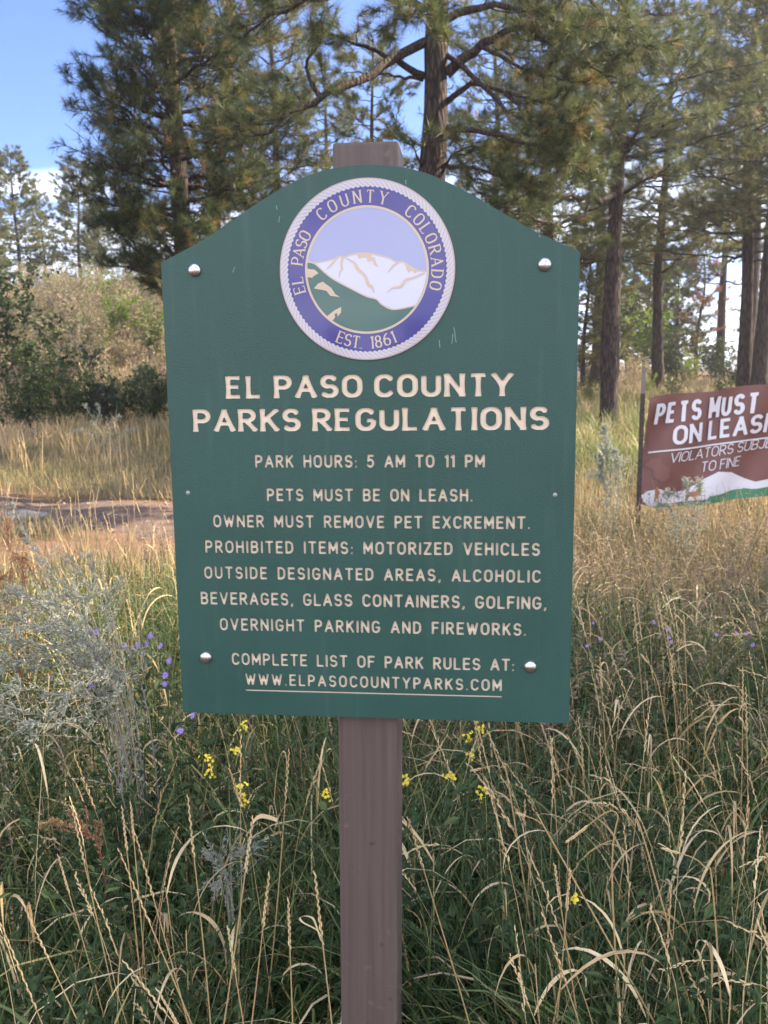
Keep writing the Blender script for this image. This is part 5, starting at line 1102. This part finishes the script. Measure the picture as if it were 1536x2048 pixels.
# seed stalks
def stalks(mb, rng, B, H, th0, bend, phi, head, p=4.0, r=.0011, hs=1.0, tint=.72, nsp=15):
    K = len(B); P = bent(rng, B, H, th0, bend, phi, 14, p); P[:, 1:] += np.cumsum(rng.normal(size=(K, 13, 3)) * .0018, 1)
    t = np.linspace(0, 1, 14); tn = np.clip(tint + rng.normal(size=K) * .16, 0, 1)
    tubes(mb, P, (r * (1 - .55 * t))[None] * np.ones((K, 1)), 3, tn * .8)
    q = 1 - (head / H)[:, None] * np.linspace(1, 0, nsp)[None]; C, T = sample(P, q)
    s = np.where(np.arange(nsp) % 2, 1.0, -1.0)[None, :, None]; sv = nrm(np.cross(T, rng.normal(size=(K, 1, 3)))) * s
    D = nrm(T + sv * .17 + rng.normal(size=T.shape) * .12); nn = nrm(np.cross(D, sv)); M = K * nsp
    L = (.0145 * hs * (.8 + .4 * rng.random((K, nsp))) * np.linspace(1.0, .75, nsp)[None]).ravel()
    for rot in (nn, sv):
        leaves(mb, C.reshape(-1, 3), D.reshape(-1, 3), rot.reshape(-1, 3), L, L * .10, np.repeat(np.clip(tn + .15, 0, 1), nsp))
mb = MB(); x, y, d = near(rng, 1500); K = len(x)
keep = rng.random(K) < np.where(x > .1, .32, .22); x, y = x[keep], y[keep]; K = len(x)
H = .62 + .36 * rng.random(K); drp = rng.random(K)
stalks(mb, rng, np.stack([x, y, G(x, y)], 1), H, rng.random(K) * .30, np.where(drp < .18, 1.3 + 1.3 * rng.random(K), .05 + .5 * rng.random(K)), np.where(rng.random(K) < .65, PI + rng.normal(size=K) * .7, rng.random(K) * 2 * PI), .085 + .06 * rng.random(K))
# the stalks that stand out in front, each placed where it grows: tip, foot, distance
def lead(tip, foot, d, head=.11, hook=None):
    T_ = at(*tip, d); F_ = at(*foot, d); low = F_ if hook is None else at(*hook[0], d); up_ = T_ if hook is None else low * 2 - F_; v_ = (F_ - up_); F_ = F_ + v_ * max(0, (F_[2] - float(G(F_[0], F_[1]))) / max(-v_[2], .05))
    pts = [F_, F_ * .45 + T_ * .55 + RIGHT * .008, T_] if hook is None else [F_, at(*hook[0], d), at(*hook[1], d), T_]
    P = smoothpath(pts, 22)[None]; tubes(mb, P, np.linspace(.0018, .0009, 22)[None], 4, .5)
    L = np.linalg.norm(np.diff(P[0], axis=0), axis=1).sum(); n = 16; q = 1 - (head / L) * np.linspace(1, 0, n)[None]; C, T = sample(P, q)
    sv = nrm(np.cross(T, np.array([0.1, 1.0, .2]))) * np.where(np.arange(n) % 2, 1.0, -1.0)[None, :, None]; D = nrm(T + sv * .20); nn = np.cross(D, sv)
    ln = .0120 * np.linspace(1.05, .8, n) * (.85 + .3 * rng.random(n))
    for rt_ in (nn, sv): leaves(mb, C[0], D[0], rt_[0], ln, ln * .115, .9)
for tip, foot, d, hd, hk in (((376, 1598), (405, 1960), 1.5, .12, None), ((145, 1620), (190, 1850), 1.6, .12, None), ((48, 1812), (130, 2000), 1.4, .11, None), ((5, 1855), (95, 2090), 1.35, .16, None), ((118, 1716), (160, 1880), 1.6, .08, None),
        ((245, 1620), (262, 1830), 1.6, .09, None), ((262, 1612), (275, 1830), 1.62, .08, None), ((240, 1705), (340, 1960), 1.45, .15, None), ((272, 1672), (345, 1960), 1.5, .13, None), ((505, 1642), (440, 2040), 1.4, .10, None), ((578, 1505), (540, 1880), 1.7, .11, None),
        ((538, 1755), (505, 1980), 1.45, .10, None), ((630, 1752), (655, 2040), 1.35, .11, None), ((577, 1806), (578, 2030), 1.4, .09, None), ((457, 1862), (480, 2040), 1.4, .08, None), ((252, 1928), (355, 2060), 1.3, .11, None), ((318, 1985), (360, 2060), 1.3, .07, None),
        ((1040, 1628), (1165, 1790), 1.5, .11, ((1120, 1710), (1082, 1648))), ((1138, 1680), (1235, 1960), 1.5, .12, ((1225, 1790), (1232, 1625))), ((1250, 1625), (1330, 1830), 1.55, .07, ((1300, 1720), (1268, 1650))), ((1330, 1698), (1440, 2000), 1.5, .11, ((1430, 1830), (1405, 1730))),
        ((1110, 1735), (1130, 1900), 1.5, .08, None), ((1140, 1745), (1122, 1900), 1.5, .08, None), ((818, 1642), (900, 1940), 1.5, .10, None), ((1088, 1835), (1150, 2040), 1.4, .13, None), ((1102, 1480), (1110, 1700), 1.9, .11, None), ((948, 1540), (1028, 1640), 1.8, .09, ((1022, 1600), (1000, 1535))),
        ((117, 1005), (160, 1240), 3.0, .10, ((152, 1100), (150, 985))), ((218, 1028), (275, 1240), 3.0, .09, ((262, 1100), (250, 1015))), ((112, 1020), (150, 1220), 3.0, .13, None), ((186, 985), (205, 1180), 3.2, .12, None), ((155, 985), (175, 1180), 3.1, .12, None), ((225, 1005), (240, 1160), 3.2, .10, None), ((108, 1090), (125, 1250), 2.8, .08, None),
        ((1218, 1298), (1290, 1500), 2.4, .14, None), ((1285, 1312), (1340, 1500), 2.4, .14, ((1330, 1440), (1310, 1350))), ((1342, 1312), (1352, 1520), 2.3, .12, None), ((1368, 1234), (1370, 1420), 2.6, .10, None), ((1315, 1196), (1340, 1350), 2.7, .12, None), ((1268, 1215), (1282, 1420), 2.6, .13, None), ((1200, 1318), (1206, 1500), 2.4, .09, None), ((1486, 1340), (1478, 1560), 2.2, .11, None), ((1492, 1380), (1490, 1620), 2.1, .12, None)):
    lead(tip, foot, d, hd, hk)
o = mb.build('grass_seed_stalks', M_dry); tag(o, 'straw coloured wheatgrass stalks with seed heads standing over the verge', 'grass', kind='stuff')
# loop of curled dry leaf beside the post
mb = MB(); P = smoothpath([at(*p, 1.42) for p in ((648, 1890), (636, 1862), (606, 1845), (600, 1835), (612, 1832), (625, 1836), (632, 1850), (640, 1875), (646, 1888))], 30)[None]
ribbons(mb, P, np.full((1, 30), .0022) * np.sin(np.linspace(.25, PI - .1, 30))[None], FWD[None] * .6 + RIGHT[None] * .8, .8); P = smoothpath([at(*p, 1.5) for p in ((555, 1640), (525, 1632), (508, 1642), (505, 1665))], 14)[None]; ribbons(mb, P, np.full((1, 14), .0035), np.array([[0, .3, 1.0]]), .75)
o = mb.build('curled_dry_leaf', M_dry); tag(o, 'looped dry grass leaf curling beside the left of the post', 'leaf')
# leafy weeds in the verge
def forbs(mb, rng, x, y, H, nl, ls, tint):
    K = len(x); B = np.stack([x, y, G(x, y)], 1); P = bent(rng, B, H, rng.random(K) * .4, rng.normal(size=K) * .4, rng.random(K) * 2 * PI, 6)
    tubes(mb, P, np.full((K, 6), .0010), 3, tint); C, T = sample(P, .12 + .88 * rng.random((K, nl))); C = C.reshape(-1, 3); T = T.reshape(-1, 3); M = len(C)
    leaves(mb, C, T * .35 + rsph(rng, M) * [1, 1, .45], rsph(rng, M) * .5 + [0, 0, 1], ls * (.5 + .8 * rng.random(M)), ls * .17 * (.6 + .9 * rng.random(M)), np.clip(np.repeat(tint, nl) + rng.normal(size=M) * .13, 0, 1))
mb = MB(); x, y, d = near(rng, 4600); K = len(x); forbs(mb, rng, x, y, .25 + .40 * rng.random(K), 16, .030, np.clip(.4 + .2 * patch(x, y, 1, 5), 0, 1))
x, y, d = near(rng, 1500); K = len(x); forbs(mb, rng, x, y, .15 + .3 * rng.random(K), 26, .013, np.clip(.55 + .2 * patch(x, y, 1, 3), 0, 1))
K = 150; x = np.concatenate([[at(px, 1600, d)[:2] for px, d in zip(rng.uniform(170, 350, K), rng.uniform(1.95, 2.3, K))]]); forbs(mb, rng, x[:, 0], x[:, 1], .40 + .28 * rng.random(K), 22, .028, np.clip(.45 + .15 * rng.normal(size=K), 0, 1))
o = mb.build('leafy_ground_cover', M_forb); tag(o, 'small leafy green weeds filling the verge between the grasses', 'ground cover', kind='stuff')
# dry litter on the bare soil
mb = MB(); x, y, d, a = polar(rng, 9000, 1.3, 3.6, -33, 5, 1.0); k = clear(x, y); x, y = x[k], y[k]; K = len(x); D = rsph(rng, K) * [1, 1, .35]
leaves(mb, np.stack([x, y, G(x, y) + .008 + .05 * rng.random(K) ** 2], 1), D, rsph(rng, K) * .6 + [0, 0, 1], .012 + .022 * rng.random(K), .002 + .006 * rng.random(K), np.clip(.4 + rng.normal(size=K) * .25, 0, 1))
o = mb.build('leaf_litter', M_dry); tag(o, 'dry brown leaf litter on the bare soil at the lower left', 'litter', kind='stuff')
# middle distance
def zone(name, label, mats, n, d0, d1, a0, a1, H0, H1, hw, tintf, seed, p=1.0, bend=1.2, heads=0, pred=None):
    rng = np.random.default_rng(seed); x, y, d, a = polar(rng, n, d0, d1, a0, a1, p); k = clear(x, y)
    if pred is not None: k &= pred(x, y, d, a, rng)
    x, y, d = x[k], y[k], d[k]; K = len(x); mb = MB()
    blades(mb, rng, x, y, (H0 + (H1 - H0) * rng.random(K)) * (1 + .2 * patch(x, y, .6, 1)), (hw * (.6 + .7 * rng.random(K))) * (d / d0) ** .6, rng.random(K) * .4, .15 + bend * rng.random(K) ** 1.4, np.clip(tintf(x, y) + rng.normal(size=K) * .16, 0, 1), 5)
    if heads:
        i = rng.choice(K, min(heads, K), replace=False); h = len(i)
        stalks(mb, rng, np.stack([x[i], y[i], G(x[i], y[i])], 1), H1 * (1.05 + .4 * rng.random(h)), rng.random(h) * .3, .05 + .7 * rng.random(h) ** 2, rng.random(h) * 2 * PI, .09 + .06 * rng.random(h), r=.0016 * (d1 / 8) ** .5, hs=1.2, tint=.7, nsp=11)
    o = mb.build(name, mats); tag(o, label, 'grass', kind='stuff')
zone('meadow_grass', 'tall golden grass between the sign and the banner', M_gold, 16000, 4.0, 11, -2, 48, .24, .50, .0022, lambda x, y: .45 + .28 * patch(x, y, .7, 1), 211, heads=420)
zone('meadow_grass', 'green and straw grass along the near side of the trail', M_gr, 7500, 4.0, 7.2, -36, 5, .16, .42, .0026, lambda x, y: .42 + .25 * patch(x, y, .7, 4), 212, pred=lambda x, y, d, a, r: r.random(len(x)) < .75)
zone('meadow_grass', 'dry stalks along the near side of the trail', M_dry, 700, 3.6, 7.0, -33, 0, .35, .65, .0016, lambda x, y: .55 + 0 * x, 213, heads=160, bend=.5)
zone('meadow_grass', 'golden short grass strip beyond the trail', M_gold, 30000, 8.6, 19.5, -36, 3, .12, .32, .0042, lambda x, y: .30 + .22 * patch(x, y, .5, 2), 214, pred=lambda x, y, d, a, r: trail_dist(x, y) > 1.05)
zone('meadow_grass', 'tall straw tufts at the foot of the bank', M_dry, 1500, 14, 20, -33, -8, .6, 1.0, .006, lambda x, y: .5 + 0 * x, 215, bend=.6, pred=lambda x, y, d, a, r: patch(x, y, 1.1, 3) > .35)
zone('meadow_grass', 'green and gold grass under the right hand pines', M_gold, 34000, 10, 34, -3, 40, .30, .65, .0055, lambda x, y: .30 + .35 * patch(x, y, .3, 6), 216)
zone('meadow_grass', 'green grass round the foot of the straight pine', M_gr, 6000, 12, 24, 8, 30, .35, .75, .006, lambda x, y: .75 + .2 * patch(x, y, .4, 2), 217)
zone('hill_grass', 'golden grass on the hillside', M_gold, 42000, 19, 52, -36, 2, .30, .7, .010, lambda x, y: .55 + .3 * patch(x, y, .25, 7), 218)
zone('far_grass', 'pale grass on the far ground under the right hand pines', M_gold, 20000, 33, 80, -2, 40, .3, .6, .010, lambda x, y: .5 + .3 * patch(x, y, .15, 3), 219)
# weedy growth behind the verge on both sides
rng = np.random.default_rng(230); M_wd = plant_mat('mixed_weed_leaf', [(0.0, (0.10, 0.12, 0.06)), (0.4, (0.20, 0.18, 0.11)), (0.7, (0.34, 0.27, 0.19)), (0.9, (0.44, 0.32, 0.25)), (1.0, (0.24, 0.28, 0.08))], trans=0.3, rough=0.7)
mb = MB(); x, y, d, a = polar(rng, 6500, 2.6, 7.6, -1, 33); k = clear(x, y); x, y = x[k], y[k]; K = len(x)
forbs(mb, rng, x, y, .25 + .38 * rng.random(K), 20, .026, np.clip(.45 + .3 * patch(x, y, .8, 9) + rng.normal(size=K) * .12, 0, 1))
o = mb.build('weedy_growth', M_wd); tag(o, 'brownish and olive weeds standing behind the verge towards the banner', 'ground cover', kind='stuff')
mb = MB(); x, y, d, a = polar(rng, 1700, 2.2, 6.0, -33, 1); k = clear(x, y); x, y = x[k], y[k]; K = len(x)
forbs(mb, rng, x, y, .3 + .4 * rng.random(K), 20, .018, np.clip(.35 + .3 * patch(x, y, .8, 9) + rng.normal(size=K) * .12, 0, 1))
o = mb.build('weedy_growth', M_wd); tag(o, 'olive and tan weeds behind the sagebrush, before the trail', 'ground cover', kind='stuff')
w, l = MB(), MB()
for k in range(60):
    px = rng.uniform(1120, 1750); d = rng.uniform(3.4, 7.0); g = gp(px, 1000, d); H = rng.uniform(.25, .48)
    bush_geo(rng, w, l, g, H, H * .9, 9, 9, 5, 0.022, 0.7, 0.5, 0.0035, rng.uniform(.2, .85), 0.2)
o = w.build('dry_brush', M_twig); tag(o, 'tangled dry twigs of low brush in front of the banner', 'brush', kind='stuff')
o = l.build('dry_brush_leaves', M_wd); tag(o, 'small withered leaves of the low brush in front of the banner', 'brush', kind='stuff')
mb = MB(); rng = np.random.default_rng(240); K = 900; i = rng.integers(0, 59, K); uu = rng.uniform(-.95, .95, K); q2 = TRAIL[i] + nn_[i] * (uu * TW[i])[:, None] + rng.normal(size=(K, 2)) * .06
c_ = np.stack([q2[:, 0], q2[:, 1], G(q2[:, 0], q2[:, 1]) + .018], 1); sz = .006 + .028 * rng.random(K) ** 3
O8 = np.array([[1, 0, 0], [-1, 0, 0], [0, 1, 0], [0, -1, 0], [0, 0, .6], [0, 0, -.6]]); V_ = c_[:, None] + O8[None] * sz[:, None, None] * (.7 + .6 * rng.random((K, 6, 1)))
f8 = np.array([[0, 2, 4], [2, 1, 4], [1, 3, 4], [3, 0, 4], [2, 0, 5], [1, 2, 5], [3, 1, 5], [0, 3, 5]]); mb.add(V_, f3=(f8[None] + (np.arange(K) * 6)[:, None, None]))
o = mb.build('pebbles', solid('pebble', (.27, .20, .17), .9, .15, var=.4, vscale=5)); tag(o, 'small stones scattered over the dirt trail', 'pebbles', kind='stuff')
# pale flat stone on the trail
rng = np.random.default_rng(9); g = gp(40, 1036, 9.3); bm = bmesh.new(); bmesh.ops.create_icosphere(bm, subdivisions=3, radius=1)
for v in bm.verts: v.co = Vector((v.co.x * .30 * (1 + .1 * math.sin(v.co.y * 5)), v.co.y * .2, max(v.co.z, -.3) * .06 + .01 * math.sin(v.co.x * 7 + v.co.y * 4)))
me = bpy.data.meshes.new('flat_stone'); bm.to_mesh(me); bm.free(); me.materials.append(solid('pale_stone', (.22, .21, .20), .85, .2, var=.2, vscale=9, bump=.5, bscale=30))
o = bpy.data.objects.new('flat_stone', me); COL.objects.link(o); o.location = g + [0, 0, .03]; tag(o, 'pale flat stone lying on the trail at the left edge', 'stone')
# ------------------------------------------------------------------ the hazy air under the low sun
HZ = (-330, 330, -60, 480, -4.0, 34.0)
mb = MB(); V = [(x, y, z) for x in HZ[:2] for y in HZ[2:4] for z in HZ[4:]]
mb.add(V, f4=[(0, 1, 3, 2), (4, 6, 7, 5), (0, 4, 5, 1), (2, 3, 7, 6), (0, 2, 6, 4), (1, 5, 7, 3)])
m, t, out = newmat('haze_air'); pv = t.nodes.new('ShaderNodeVolumePrincipled'); pv.inputs['Color'].default_value = (0.95, 0.95, 1.0, 1); pv.inputs['Density'].default_value = 0.0014; pv.inputs['Anisotropy'].default_value = 0.72
t.links.new(pv.outputs[0], out.inputs['Volume']); m.cycles.homogeneous_volume = True
o = mb.build('haze', m); tag(o, 'thin sunlit haze in the air among the pines', 'haze', kind='stuff')
